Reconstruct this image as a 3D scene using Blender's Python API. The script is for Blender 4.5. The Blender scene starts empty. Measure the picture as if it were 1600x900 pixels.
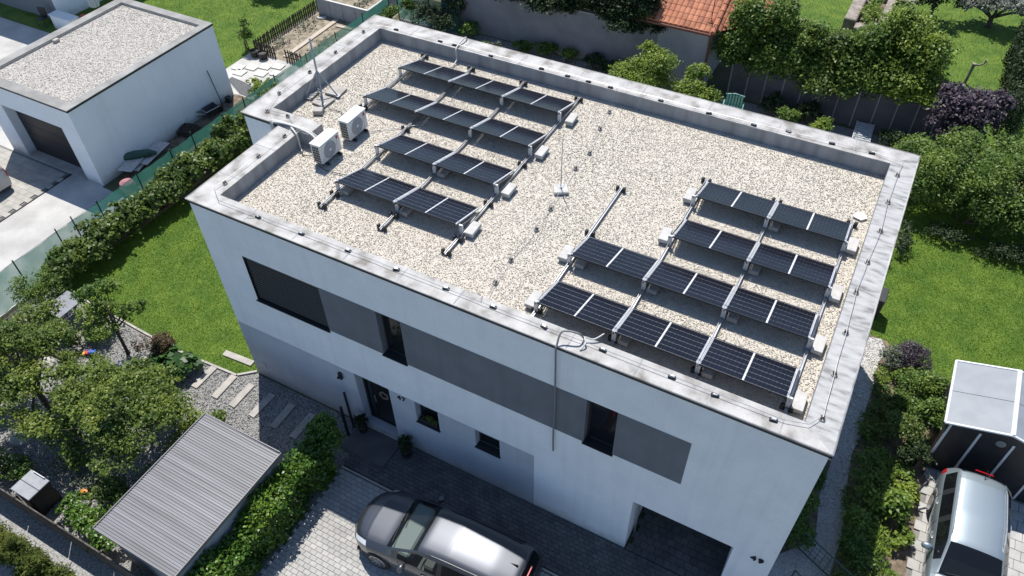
import bpy, math, random
import numpy as np
from mathutils import Vector, Matrix

rng = np.random.default_rng(7)
random.seed(7)
SC = bpy.context.scene
COL = SC.collection

# ------------------------------------------------------------------ camera
CAMP = dict(f=1204.4264, yaw=0.51159, pitch=0.80123, roll=-0.02234, X=14.6281, Y=-9.3248, Z=19.4224)
def cam_axes(yaw, pitch, roll):
    cy, sy, cp, sp = math.cos(yaw), math.sin(yaw), math.cos(pitch), math.sin(pitch)
    fwd = Vector((-sy * cp, cy * cp, -sp)); right = Vector((cy, sy, 0)); up = right.cross(fwd)
    c, s = math.cos(roll), math.sin(roll)
    return c * right + s * up, -s * right + c * up, -fwd
cd = bpy.data.cameras.new('camera'); cam = bpy.data.objects.new('camera', cd); COL.objects.link(cam)
ax = cam_axes(CAMP['yaw'], CAMP['pitch'], CAMP['roll'])
m = Matrix.Identity(4)
for i in range(3):
    for j in range(3): m[j][i] = ax[i][j]
m[0][3], m[1][3], m[2][3] = CAMP['X'], CAMP['Y'], CAMP['Z']
cam.matrix_world = m
cd.sensor_width = 36; cd.lens = CAMP['f'] / 1600 * 36; cd.clip_end = 1000; cd.clip_start = .1
SC.camera = cam

# ------------------------------------------------------------------ sky and sun
SUN = Vector((-.345, .39, 1)).normalized()
elev = math.asin(SUN.z)
w = bpy.data.worlds.new('World'); SC.world = w; w.use_nodes = True
nt = w.node_tree; bg = nt.nodes['Background']; sky = nt.nodes.new('ShaderNodeTexSky')
sky.sky_type = 'NISHITA'; sky.sun_disc = False; sky.sun_elevation = elev
sky.sun_rotation = math.atan2(SUN.x, SUN.y)
sky.altitude = 200; sky.air_density = 1.0; sky.dust_density = .25; sky.ozone_density = 3.5
nt.links.new(sky.outputs[0], bg.inputs[0]); bg.inputs[1].default_value = 0.12
sd = bpy.data.lights.new('sun', 'SUN'); sd.energy = 5.0; sd.angle = math.radians(.53); sd.color = (1, .955, .89)
so = bpy.data.objects.new('sun', sd); COL.objects.link(so); so.location = (0, 0, 40)
so.rotation_euler = SUN.to_track_quat('Z', 'Y').to_euler()
SC.view_settings.view_transform = 'Standard'; SC.view_settings.look = 'None'
SC.view_settings.exposure = 0.47; SC.view_settings.gamma = 1
SC.view_settings.use_curve_mapping = False
SC.cycles.max_bounces = 6; SC.cycles.diffuse_bounces = 3; SC.cycles.transparent_max_bounces = 12

# ------------------------------------------------------------------ materials
MATS = {}
KEEP = {'white_render', 'neighbour_render', 'light_grey_render', 'dark_grey_render', 'solar_cell', 'black_metal', 'black_plastic', 'lamp_glass'}
def tone(c, f): return tuple(v * f for v in c) if c is not None else None
def mat(name, c1, c2=None, rough=.8, scale=6., bump=0., bscale=None, metal=0., spec=.5, island=0., c3=None,
        stretch=None, detail=6., lo=.35, hi=.65, transl=0., coat=0., streak=0., fine=0., splash=0., patch=0.):
    """procedural material: noise between c1 and c2, value jitter for every piece, noise bump"""
    if name in MATS: return MATS[name]
    if name not in KEEP: c1, c2, c3 = tone(c1, .84), tone(c2, .84), tone(c3, .84)
    M = bpy.data.materials.new(name); M.use_nodes = True; t = M.node_tree; N = t.nodes; Lk = t.links.new
    b = N['Principled BSDF']
    b.inputs['Roughness'].default_value = rough; b.inputs['Metallic'].default_value = metal
    b.inputs['Specular IOR Level'].default_value = spec
    if coat: b.inputs['Coat Weight'].default_value = coat; b.inputs['Coat Roughness'].default_value = .05
    geo = N.new('ShaderNodeNewGeometry'); tc = N.new('ShaderNodeTexCoord')
    mp = N.new('ShaderNodeMapping'); Lk(geo.outputs['Position'], mp.inputs[0])
    if stretch: mp.inputs['Scale'].default_value = stretch
    col = None
    if c2 is not None:
        n = N.new('ShaderNodeTexNoise'); n.inputs['Scale'].default_value = scale; n.inputs['Detail'].default_value = detail
        Lk(mp.outputs[0], n.inputs['Vector'])
        r = N.new('ShaderNodeValToRGB'); r.color_ramp.elements[0].position = lo; r.color_ramp.elements[1].position = hi
        r.color_ramp.elements[0].color = (*c1, 1); r.color_ramp.elements[1].color = (*c2, 1)
        if c3:
            e = r.color_ramp.elements.new((lo + hi) / 2); e.color = (*c3, 1)
        Lk(n.outputs['Fac'], r.inputs[0]); col = r.outputs[0]
    else:
        rg = N.new('ShaderNodeRGB'); rg.outputs[0].default_value = (*c1, 1); col = rg.outputs[0]
    if fine:
        n2 = N.new('ShaderNodeTexNoise'); n2.inputs['Scale'].default_value = 60; n2.inputs['Detail'].default_value = 3
        Lk(mp.outputs[0], n2.inputs['Vector'])
        mr = N.new('ShaderNodeMapRange'); mr.inputs[3].default_value = 1 - fine; mr.inputs[4].default_value = 1 + fine
        mr.inputs[1].default_value = .3; mr.inputs[2].default_value = .7
        Lk(n2.outputs['Fac'], mr.inputs[0])
        h2 = N.new('ShaderNodeHueSaturation'); Lk(mr.outputs[0], h2.inputs['Value']); Lk(col, h2.inputs['Color']); col = h2.outputs[0]
    def layer(col, vec_scale, sc, lo_, hi_, v0, v1, det=6):
        m_ = N.new('ShaderNodeMapping'); m_.inputs['Scale'].default_value = vec_scale; Lk(geo.outputs['Position'], m_.inputs[0])
        n_ = N.new('ShaderNodeTexNoise'); n_.inputs['Scale'].default_value = sc; n_.inputs['Detail'].default_value = det; Lk(m_.outputs[0], n_.inputs['Vector'])
        r_ = N.new('ShaderNodeMapRange'); r_.inputs[1].default_value = lo_; r_.inputs[2].default_value = hi_; r_.inputs[3].default_value = v0; r_.inputs[4].default_value = v1
        Lk(n_.outputs['Fac'], r_.inputs[0]); h_ = N.new('ShaderNodeHueSaturation'); Lk(r_.outputs[0], h_.inputs['Value']); Lk(col, h_.inputs['Color'])
        return h_.outputs[0]
    if streak: col = layer(col, (5, 5, .22), 1.0, .5, .72, 1., 1 - streak, 8); col = layer(col, (1, 1, 1), .9, .35, .7, 1 + streak * .3, 1 - streak * .5, 8)
    if patch: col = layer(col, (1, 1, 1), .55, .35, .68, 1 + patch, 1 - patch, 5)
    if splash:   # dirt thrown up from the ground, ragged upper edge
        sx = N.new('ShaderNodeSeparateXYZ'); Lk(geo.outputs['Position'], sx.inputs[0]); n_ = N.new('ShaderNodeTexNoise'); n_.inputs['Scale'].default_value = 3; n_.inputs['Detail'].default_value = 8; Lk(geo.outputs['Position'], n_.inputs['Vector'])
        a_ = N.new('ShaderNodeMath'); a_.operation = 'MULTIPLY_ADD'; a_.inputs[1].default_value = -.7; Lk(n_.outputs['Fac'], a_.inputs[0]); Lk(sx.outputs['Z'], a_.inputs[2])
        r_ = N.new('ShaderNodeMapRange'); r_.inputs[1].default_value = -.35; r_.inputs[2].default_value = .1; r_.inputs[3].default_value = splash; r_.inputs[4].default_value = 0.; Lk(a_.outputs[0], r_.inputs[0])
        x_ = N.new('ShaderNodeMix'); x_.data_type = 'RGBA'; x_.inputs[7].default_value = (.22, .19, .15, 1); Lk(r_.outputs[0], x_.inputs[0]); Lk(col, x_.inputs[6]); col = x_.outputs[2]
    if island:
        h = N.new('ShaderNodeHueSaturation'); mr = N.new('ShaderNodeMapRange')
        mr.inputs[3].default_value = 1 - island; mr.inputs[4].default_value = 1 + island
        oi = N.new('ShaderNodeObjectInfo'); ad = N.new('ShaderNodeMath'); ad.operation = 'ADD'; fr = N.new('ShaderNodeMath'); fr.operation = 'FRACT'
        Lk(geo.outputs['Random Per Island'], ad.inputs[0]); Lk(oi.outputs['Random'], ad.inputs[1]); Lk(ad.outputs[0], fr.inputs[0])
        Lk(fr.outputs[0], mr.inputs[0]); Lk(mr.outputs[0], h.inputs['Value'])
        Lk(col, h.inputs['Color']); col = h.outputs[0]
    Lk(col, b.inputs['Base Color'])
    if bump:
        n = N.new('ShaderNodeTexNoise'); n.inputs['Scale'].default_value = bscale or scale * 6; n.inputs['Detail'].default_value = 4
        Lk(mp.outputs[0], n.inputs['Vector'])
        bp = N.new('ShaderNodeBump'); bp.inputs['Strength'].default_value = bump; bp.inputs['Distance'].default_value = .02
        Lk(n.outputs['Fac'], bp.inputs['Height']); Lk(bp.outputs[0], b.inputs['Normal'])
    if transl:
        tr = N.new('ShaderNodeBsdfTranslucent'); Lk(col, tr.inputs[0])
        mx = N.new('ShaderNodeMixShader'); mx.inputs[0].default_value = transl
        Lk(b.outputs[0], mx.inputs[1]); Lk(tr.outputs[0], mx.inputs[2]); Lk(mx.outputs[0], N['Material Output'].inputs[0])
    MATS[name] = M
    return M

def ramp_island(name, cols, rough=.8, transl=0., spec=.3, patch=0., pscale=.7):
    """each loose piece takes its own colour from a ramp"""
    if name in MATS: return MATS[name]
    M = bpy.data.materials.new(name); M.use_nodes = True; t = M.node_tree; N = t.nodes; Lk = t.links.new
    b = N['Principled BSDF']; b.inputs['Roughness'].default_value = rough; b.inputs['Specular IOR Level'].default_value = spec
    geo = N.new('ShaderNodeNewGeometry'); r = N.new('ShaderNodeValToRGB'); r.color_ramp.interpolation = 'LINEAR'
    cols = [tone(c, .84) for c in cols]; n = len(cols)
    while len(r.color_ramp.elements) < n: r.color_ramp.elements.new(.5)
    for i, c in enumerate(cols):
        r.color_ramp.elements[i].position = i / (n - 1); r.color_ramp.elements[i].color = (*c, 1)
    Lk(geo.outputs['Random Per Island'], r.inputs[0]); col = r.outputs[0]
    if patch:
        n_ = N.new('ShaderNodeTexNoise'); n_.inputs['Scale'].default_value = pscale; n_.inputs['Detail'].default_value = 4; Lk(geo.outputs['Position'], n_.inputs['Vector'])
        r_ = N.new('ShaderNodeMapRange'); r_.inputs[1].default_value = .35; r_.inputs[2].default_value = .65; r_.inputs[3].default_value = 1 - patch; r_.inputs[4].default_value = 1 + patch
        r2 = N.new('ShaderNodeMapRange'); r2.inputs[1].default_value = .35; r2.inputs[2].default_value = .65; r2.inputs[3].default_value = .5 + patch * .06; r2.inputs[4].default_value = .5 - patch * .06
        Lk(n_.outputs['Fac'], r_.inputs[0]); Lk(n_.outputs['Fac'], r2.inputs[0])
        h_ = N.new('ShaderNodeHueSaturation'); Lk(r_.outputs[0], h_.inputs['Value']); Lk(r2.outputs[0], h_.inputs['Hue']); Lk(col, h_.inputs['Color']); col = h_.outputs[0]
    Lk(col, b.inputs['Base Color'])
    if transl:
        tr = N.new('ShaderNodeBsdfTranslucent'); Lk(col, tr.inputs[0])
        mx = N.new('ShaderNodeMixShader'); mx.inputs[0].default_value = transl
        Lk(b.outputs[0], mx.inputs[1]); Lk(tr.outputs[0], mx.inputs[2]); Lk(mx.outputs[0], N['Material Output'].inputs[0])
    MATS[name] = M
    return M

def glass_mat(name, col, see):
    if name in MATS: return MATS[name]
    M = bpy.data.materials.new(name); M.use_nodes = True; t = M.node_tree; N = t.nodes
    b = N['Principled BSDF']; b.inputs['Base Color'].default_value = (*col, 1); b.inputs['Roughness'].default_value = .04
    tr = N.new('ShaderNodeBsdfTransparent'); tr.inputs[0].default_value = (.8, .88, .86, 1)
    mx = N.new('ShaderNodeMixShader'); mx.inputs[0].default_value = see
    t.links.new(b.outputs[0], mx.inputs[1]); t.links.new(tr.outputs[0], mx.inputs[2]); t.links.new(mx.outputs[0], N['Material Output'].inputs[0])
    MATS[name] = M
    return M

WHITE = mat('white_render', (.78, .795, .815), (.83, .84, .855), .9, 1.6, .45, 70, fine=.06, streak=.05, splash=.45)
WHITE2 = mat('neighbour_render', (.76, .78, .80), (.81, .825, .84), .9, .8, .3, 50, fine=.05, streak=.04, splash=.5)
LGREY = mat('light_grey_render', (.42, .44, .48), (.47, .49, .53), .9, 1.2, .4, 60, fine=.07, streak=.05, splash=.4)
DGREY = mat('dark_grey_render', (.14, .147, .166), (.16, .167, .188), .9, 1.5, .3, 60, fine=.08, streak=.1)
MEMB = mat('roof_membrane', (.49, .48, .465), (.19, .175, .155), .75, 2.4, .25, 25, c3=(.385, .375, .36), lo=.34, hi=.70, detail=12, fine=.12)
MEMB_R = mat('roof_membrane_streaked', (.44, .44, .435), (.16, .16, .158), .75, 2.0, .25, 25, c3=(.36, .36, .355), lo=.34, hi=.70, detail=10, stretch=(1.3, 4.2, 1), fine=.12)
MEMB_IN = mat('parapet_inside', (.36, .365, .37), (.22, .22, .225), .8, 1.4, .2, 20, lo=.4, hi=.75, stretch=(2.5, 2.5, .4), fine=.07)
BLACK = mat('black_metal', (.018, .019, .021), None, .45)
BLACKP = mat('black_plastic', (.014, .014, .015), None, .6)
ALU = mat('aluminium', (.62, .63, .64), (.5, .51, .52), .35, 12, metal=.75)
ALUW = mat('pale_aluminium', (.68, .69, .70), (.58, .59, .60), .45, 8, metal=.25)
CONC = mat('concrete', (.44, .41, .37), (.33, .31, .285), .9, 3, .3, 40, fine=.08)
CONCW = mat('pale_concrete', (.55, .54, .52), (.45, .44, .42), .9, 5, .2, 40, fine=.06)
CELL = mat('solar_cell', (.006, .007, .011), (.010, .011, .018), .19, .7, spec=.13, lo=.3, hi=.7)
BACKS = mat('panel_backsheet', (.60, .61, .63), None, .3)
WIRE = mat('steel_wire', (.40, .40, .40), None, .4, metal=.5)
DWIRE = mat('dark_cable', (.05, .05, .055), None, .5)
PIPEW = mat('white_pipe', (.62, .62, .60), (.5, .5, .48), .6, 12)
WINGL = mat('window_glass', (.012, .014, .017), None, .06, spec=.6)
BLIND = mat('blind_slat', (.045, .048, .056), None, .5)
DOORM = mat('door_panel', (.013, .013, .015), None, .4)
ROOFGRAV = ramp_island('roof_gravel', [(.30, .265, .22), (.49, .44, .365), (.61, .565, .485), (.67, .63, .56), (.56, .51, .43), (.71, .685, .625), (.50, .435, .355), (.64, .59, .51)], .85, patch=.15, pscale=.5)
GREYGRAV = ramp_island('grey_gravel', [(.09, .09, .09), (.20, .20, .195), (.36, .36, .345), (.28, .275, .26), (.50, .49, .475), (.17, .18, .18)], .85)
PALEGRAV = ramp_island('pale_gravel', [(.46, .425, .365), (.58, .545, .475), (.70, .665, .585), (.63, .59, .515), (.75, .72, .65)], .85, patch=.08)
RGBASE = mat('roof_gravel_bed', (.47, .43, .365), (.61, .565, .49), .95, 30, .35, 70, lo=.38, hi=.62, detail=4)
GGBASE = mat('grey_gravel_bed', (.13, .13, .125), (.34, .335, .32), .95, 24, .8, 45, lo=.38, hi=.62, detail=4)
SOIL = mat('soil', (.10, .075, .05), (.23, .18, .13), .95, 5, .6, 30, fine=.2)
DRYSOIL = mat('dry_soil', (.16, .13, .09), (.36, .31, .23), .95, 3, .6, 30, fine=.2)
TURF = mat('turf', (.06, .125, .010), (.115, .185, .018), .95, 1.3, .5, 60, detail=10, fine=.15)
GRASSL = ramp_island('grass_blade', [(.092, .178, .004), (.12, .212, .006), (.148, .24, .010), (.108, .198, .005)], .8, .4, .12, patch=.15, pscale=1.1)
GRASSF = ramp_island('grass_blade_fresh', [(.10, .19, .004), (.135, .235, .007), (.165, .26, .012), (.12, .215, .005)], .8, .4, .12, patch=.22, pscale=.9)
GROUND = mat('ground_cover', (.05, .075, .025), (.12, .10, .06), .95, .6, .5, 20, detail=8)
PAVEL = mat('light_paver', (.34, .335, .32), (.43, .42, .40), .9, 2.2, .3, 50, island=.09, fine=.09, patch=.10)
PAVED = mat('dark_paver', (.085, .083, .084), (.125, .122, .12), .9, 2.2, .3, 50, island=.16, fine=.1, patch=.12)
JOINT = mat('joint_sand', (.16, .155, .145), (.23, .22, .20), .95, 8)
DRIVEC = mat('pale_grit_drive', (.40, .39, .37), (.52, .51, .485), .95, 1.0, .4, 70, detail=9, fine=.12)
WOODP = mat('pale_wood', (.42, .35, .28), (.52, .45, .37), .8, 3, .2, 20, stretch=(6, 1, 1))
WOODD = mat('dark_wood', (.045, .032, .024), (.08, .06, .045), .8, 4, .2, 30, island=.2)
BARK = mat('bark', (.07, .05, .036), (.13, .10, .075), .95, 9, .6, 30)

# ------------------------------------------------------------------ mesh helpers
LOC = {}
class MB:
    def __init__(s): s.v = []; s.f = []; s.m = []
    def add(s, vs, fs, mi=0):
        n = len(s.v); s.v += [tuple(map(float, a)) for a in vs]; s.f += [tuple(n + i for i in f) for f in fs]; s.m += [mi] * len(fs); return s
    def box(s, x0, x1, y0, y1, z0, z1, b=0., mi=0):
        if b <= 0:
            return s.add([(x0, y0, z0), (x1, y0, z0), (x1, y1, z0), (x0, y1, z0), (x0, y0, z1), (x1, y0, z1), (x1, y1, z1), (x0, y1, z1)],
                         [(0, 3, 2, 1), (4, 5, 6, 7), (0, 1, 5, 4), (1, 2, 6, 5), (2, 3, 7, 6), (3, 0, 4, 7)], mi)
        b = min(b, (x1 - x0) * .45, (y1 - y0) * .45, (z1 - z0) * .45)
        vs = []; 
        for (z, i) in ((z0, b), (z0 + b, 0), (z1 - b, 0), (z1, b)):
            if i:   # cap ring
                vs += [(x0 + b, y0 + b, z), (x1 - b, y0 + b, z), (x1 - b, y1 - b, z), (x0 + b, y1 - b, z)]
            else:
                vs += [(x0 + b, y0, z), (x1 - b, y0, z), (x1, y0 + b, z), (x1, y1 - b, z), (x1 - b, y1, z), (x0 + b, y1, z), (x0, y1 - b, z), (x0, y0 + b, z)]
        fs = [(3, 2, 1, 0), (20, 21, 22, 23)]
        L, U = list(range(4, 12)), list(range(12, 20))
        for k in range(8): fs.append((L[k], L[(k + 1) % 8], U[(k + 1) % 8], U[k]))
        B = [0, 1, 1, 2, 2, 3, 3, 0]; T = [20, 21, 21, 22, 22, 23, 23, 20]
        for k in range(8):
            a, c = k, (k + 1) % 8
            if B[a] == B[c]: fs.append((B[a], L[c], L[a])); fs.append((T[a], U[a], U[c]))
            else: fs.append((B[a], B[c], L[c], L[a])); fs.append((U[a], U[c], T[c], T[a]))
        return s.add(vs, fs, mi)
    def tube(s, pts, r, n=6, mi=0, cap=True):
        pts = [Vector(p) for p in pts]; rs = r if isinstance(r, (list, tuple)) else [r] * len(pts)
        vs = []; fs = []; prev = None
        for i, p in enumerate(pts):
            d = (pts[min(i + 1, len(pts) - 1)] - pts[max(i - 1, 0)]).normalized()
            if prev is None:
                a = Vector((0, 0, 1)) if abs(d.z) < .9 else Vector((1, 0, 0)); u = d.cross(a).normalized()
            else:
                u = (prev - d * prev.dot(d)).normalized()
            prev = u; q = d.cross(u)
            for k in range(n):
                t = 2 * math.pi * k / n; vs.append(p + (u * math.cos(t) + q * math.sin(t)) * rs[i])
        for i in range(len(pts) - 1):
            for k in range(n):
                a = i * n + k; b = i * n + (k + 1) % n; fs.append((a, b, b + n, a + n))
        if cap: fs.append(tuple(reversed(range(n)))); fs.append(tuple(range((len(pts) - 1) * n, len(pts) * n)))
        return s.add(vs, fs, mi)
    def lathe(s, prof, c=(0, 0, 0), n=16, mi=0, axis='z'):
        vs = []; fs = []
        for (r, h) in prof:
            for k in range(n):
                t = 2 * math.pi * k / n; a, b = r * math.cos(t), r * math.sin(t)
                if axis == 'z': vs.append((c[0] + a, c[1] + b, c[2] + h))
                elif axis == 'y': vs.append((c[0] + a, c[1] + h, c[2] + b))
                else: vs.append((c[0] + h, c[1] + a, c[2] + b))
        for i in range(len(prof) - 1):
            for k in range(n):
                a = i * n + k; b = i * n + (k + 1) % n; fs.append((a, b, b + n, a + n))
        fs.append(tuple(reversed(range(n)))); fs.append(tuple(range((len(prof) - 1) * n, len(prof) * n)))
        return s.add(vs, fs, mi)
    def prism(s, poly, z0, z1, mi=0):
        n = len(poly)
        return s.add([(x, y, z0) for x, y in poly] + [(x, y, z1) for x, y in poly],
                     [tuple(reversed(range(n))), tuple(range(n, 2 * n))] + [(i, (i + 1) % n, n + (i + 1) % n, n + i) for i in range(n)], mi)
    def mesh(s, name, mats):
        me = bpy.data.meshes.new(name); me.from_pydata(s.v, [], s.f)
        for M in (mats if isinstance(mats, (list, tuple)) else [mats]): me.materials.append(M)
        if any(s.m): me.polygons.foreach_set('material_index', s.m)
        return me
    def ring(s, x0, x1, z0, z1, y0, y1, wd):
        v = []
        for y in (y0, y1):
            v += [(x0, y, z0), (x1, y, z0), (x1, y, z1), (x0, y, z1), (x0 + wd, y, z0 + wd), (x1 - wd, y, z0 + wd), (x1 - wd, y, z1 - wd), (x0 + wd, y, z1 - wd)]
        f = []
        for i in range(4):
            j = (i + 1) % 4; f += [(i, j, 4 + j, 4 + i), (8 + j, 8 + i, 12 + i, 12 + j), (i, 8 + i, 8 + j, j), (4 + j, 12 + j, 12 + i, 4 + i)]
        return s.add(v, f)
    def build(s, name, mats, parent=None, smooth=False, kind=None, local=False):
        if parent is not None and not local:
            L = LOC[parent.name]; s.v = [(x - L[0], y - L[1], z - L[2]) for x, y, z in s.v]
        me = s.mesh(name, mats)
        if smooth: me.polygons.foreach_set('use_smooth', [True] * len(me.polygons))
        return link(name, me, parent, kind)
def link(name, me, parent=None, kind=None):
    o = bpy.data.objects.new(name, me); COL.objects.link(o)
    if parent is not None: o.parent = parent
    if kind: o['kind'] = kind
    LOC[o.name] = LOC.get(parent.name, (0, 0, 0)) if parent is not None else (0, 0, 0)
    return o
def root(name, label, cat, loc=(0, 0, 0), group=None, rz=0.):
    o = bpy.data.objects.new(name, None); COL.objects.link(o); o.location = loc; o.rotation_euler = (0, 0, rz)
    o.empty_display_size = .2
    o['label'] = label; o['category'] = cat
    if group: o['group'] = group
    LOC[o.name] = tuple(loc)
    return o
def tag(o, label, cat, group=None):
    o['label'] = label; o['category'] = cat
    if group: o['group'] = group
    return o
def sheet(name, poly, z, M, thick=.0):
    mb = MB()
    if thick: mb.prism(poly, z - thick, z)
    else: mb.add([(x, y, z) for x, y in poly], [tuple(range(len(poly)))])
    return mb.build(name, M, kind='structure')
def np_mesh(name, V, F, M, smooth=False):
    """V (n,3), F (k,3 or 4) numpy to mesh, quickly"""
    me = bpy.data.meshes.new(name); k = F.shape[1]
    me.vertices.add(len(V)); me.vertices.foreach_set('co', V.astype(np.float32).ravel())
    me.loops.add(F.size); me.loops.foreach_set('vertex_index', F.astype(np.int32).ravel())
    me.polygons.add(len(F)); me.polygons.foreach_set('loop_start', np.arange(0, F.size, k, dtype=np.int32))
    me.polygons.foreach_set('loop_total', np.full(len(F), k, dtype=np.int32))
    if smooth: me.polygons.foreach_set('use_smooth', np.ones(len(F), dtype=bool))
    me.update(calc_edges=True); me.materials.append(M)
    return me

# ------------------------------------------------------------------ scatter helpers
def in_poly(P, poly):
    x, y = P[:, 0], P[:, 1]; ins = np.zeros(len(P), bool); n = len(poly)
    for i in range(n):
        x1, y1 = poly[i]; x2, y2 = poly[(i + 1) % n]
        c = ((y1 > y) != (y2 > y)) & (x < (x2 - x1) * (y - y1) / (y2 - y1 + 1e-12) + x1)
        ins ^= c
    return ins
def scatter(poly, n):
    a = np.array(poly); lo, hi = a.min(0), a.max(0); out = []
    got = 0
    while got < n:
        P = rng.uniform(lo, hi, (n, 2)); P = P[in_poly(P, poly)]; out.append(P); got += len(P)
    return np.concatenate(out)[:n]
def stones(name, polys, z, per_m2, smin, smax, M, parent=None, holes=()):
    Vs = []
    for poly in polys:
        a = np.array(poly); area = abs(np.sum(a[:, 0] * np.roll(a[:, 1], -1) - np.roll(a[:, 0], -1) * a[:, 1])) / 2
        P = scatter(poly, max(20, int(area * per_m2)))
        for h in holes: P = P[~in_poly(P, h)]
        Vs.append(P)
    P = np.concatenate(Vs); n = len(P)
    s = rng.uniform(smin, smax, n) ; s = s * (1 + (rng.random(n) < .06) * .5)
    base = np.array([(1, 0, 0), (0, 1, 0), (-1, 0, 0), (0, -1, 0), (0, 0, 1), (0, 0, -1)], float)
    V = base[None] * rng.uniform(.55, 1.15, (n, 6, 1))
    V[:, :, 2] *= .62; V += rng.normal(0, .12, V.shape)
    a = rng.uniform(0, 2 * np.pi, n); c, sn = np.cos(a), np.sin(a)
    X = V[:, :, 0] * c[:, None] - V[:, :, 1] * sn[:, None]; Y = V[:, :, 0] * sn[:, None] + V[:, :, 1] * c[:, None]
    V = np.stack([X, Y, V[:, :, 2]], 2) * (s / 2)[:, None, None]
    V[:, :, 0] += P[:, None, 0]; V[:, :, 1] += P[:, None, 1]; V[:, :, 2] += z + rng.uniform(0, .25, n)[:, None] * s[:, None]
    F = np.array([(0, 1, 4), (1, 2, 4), (2, 3, 4), (3, 0, 4), (1, 0, 5), (2, 1, 5), (3, 2, 5), (0, 3, 5)])
    F = (F[None] + np.arange(n)[:, None, None] * 6).reshape(-1, 3); V = V.reshape(-1, 3)
    if parent is not None: V = V - np.array(LOC[parent.name])
    return link(name, np_mesh(name, V, F, M), parent, 'stuff')
def blades(name, poly, n, z, M, h=(.02, .05), label=None, holes=()):
    P = scatter(poly, n)
    for hh in holes: P = P[~in_poly(P, hh)]
    n = len(P); a = rng.uniform(0, 2 * np.pi, n); wd = rng.uniform(.004, .010, n); hh = rng.uniform(*h, n)
    dx, dy = np.cos(a) * wd, np.sin(a) * wd; lean = rng.normal(0, .022, (n, 2))
    V = np.zeros((n, 3, 3)); V[:, 0, 0] = P[:, 0] - dx; V[:, 0, 1] = P[:, 1] - dy; V[:, 1, 0] = P[:, 0] + dx; V[:, 1, 1] = P[:, 1] + dy
    V[:, 2, 0] = P[:, 0] + lean[:, 0]; V[:, 2, 1] = P[:, 1] + lean[:, 1]; V[:, :, 2] = z; V[:, 2, 2] += hh
    o = link(name, np_mesh(name, V.reshape(-1, 3), np.arange(3 * n).reshape(-1, 3), M), None, 'stuff')
    if label: tag(o, label, 'grass')
    return o
def leaf_arrays(P, size, out=None, up=.9, aspect=.55, jit=.35):
    n = len(P); L = size * rng.uniform(1 - jit, 1 + jit, n)
    nr = rng.normal(0, 1, (n, 3)); nr /= np.linalg.norm(nr, axis=1)[:, None]
    nr[:, 2] += up
    if out is not None: nr += out * .6
    nr /= np.linalg.norm(nr, axis=1)[:, None] + 1e-9
    t = rng.normal(0, 1, (n, 3)); t -= nr * np.sum(t * nr, 1)[:, None]; t /= np.linalg.norm(t, axis=1)[:, None] + 1e-9
    b = np.cross(nr, t); W = L * aspect
    V = np.stack([P - t * L[:, None] * .5, P + b * W[:, None] * .5 + nr * L[:, None] * .10, P + t * L[:, None] * .5 - nr * L[:, None] * .05, P - b * W[:, None] * .5 + nr * L[:, None] * .10], 1)
    return V.reshape(-1, 3), np.arange(4 * n).reshape(-1, 4)
def lobe_points(lobes, n, clump=40, spread=.2, shell=.55):
    """leaf positions in clumps through the volume of several lobes"""
    fine_ = []
    for l in lobes:          # break every lobe into smaller clumps so that light and dark patches form
        k = 9
        for q in range(k):
            d = rng.normal(0, 1, 3); d /= np.linalg.norm(d); d[2] = abs(d[2]) * .9 - .15; s = rng.uniform(.42, .66); f = rng.uniform(.5, .82)
            fine_.append((l[0] + d[0] * l[3] * f, l[1] + d[1] * l[4] * f, l[2] + d[2] * l[5] * f, l[3] * s, l[4] * s, l[5] * s))
    lobes = fine_; clump = max(6, clump // 3)
    vol = np.array([l[3] * l[4] * l[5] for l in lobes]) ** .75; vol = vol / vol.sum(); P = []; O = []
    for l, f in zip(lobes, vol):
        k = max(3, int(n * f / clump))
        d = rng.normal(0, 1, (k, 3)); d /= np.linalg.norm(d, axis=1)[:, None]; d[:, 2] = np.where(d[:, 2] < -.35, -d[:, 2], d[:, 2])
        r = rng.uniform(shell, 1.0, k) ** .6 * rng.uniform(.85, 1.12, k)
        R = np.array(l[3:6]); c = np.array(l[:3]) + d * r[:, None] * R
        m_ = int(n * f / k) + 1
        q = np.repeat(c, m_, 0) + rng.normal(0, 1, (k * m_, 3)) * (R.mean() * spread) * np.array([1, 1, .7])
        P.append(q); O.append(np.repeat(d, m_, 0))
    P = np.concatenate(P); O = np.concatenate(O)
    keep = P[:, 2] > .03
    return P[keep], O[keep]
def leaf_part(name, parent, P, O, size, M, up=.9, aspect=.55):
    V, F = leaf_arrays(P, size, O, up, aspect)
    V = V - np.array(LOC[parent.name])
    return link(name, np_mesh(name, V, F, M), parent)
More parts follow.
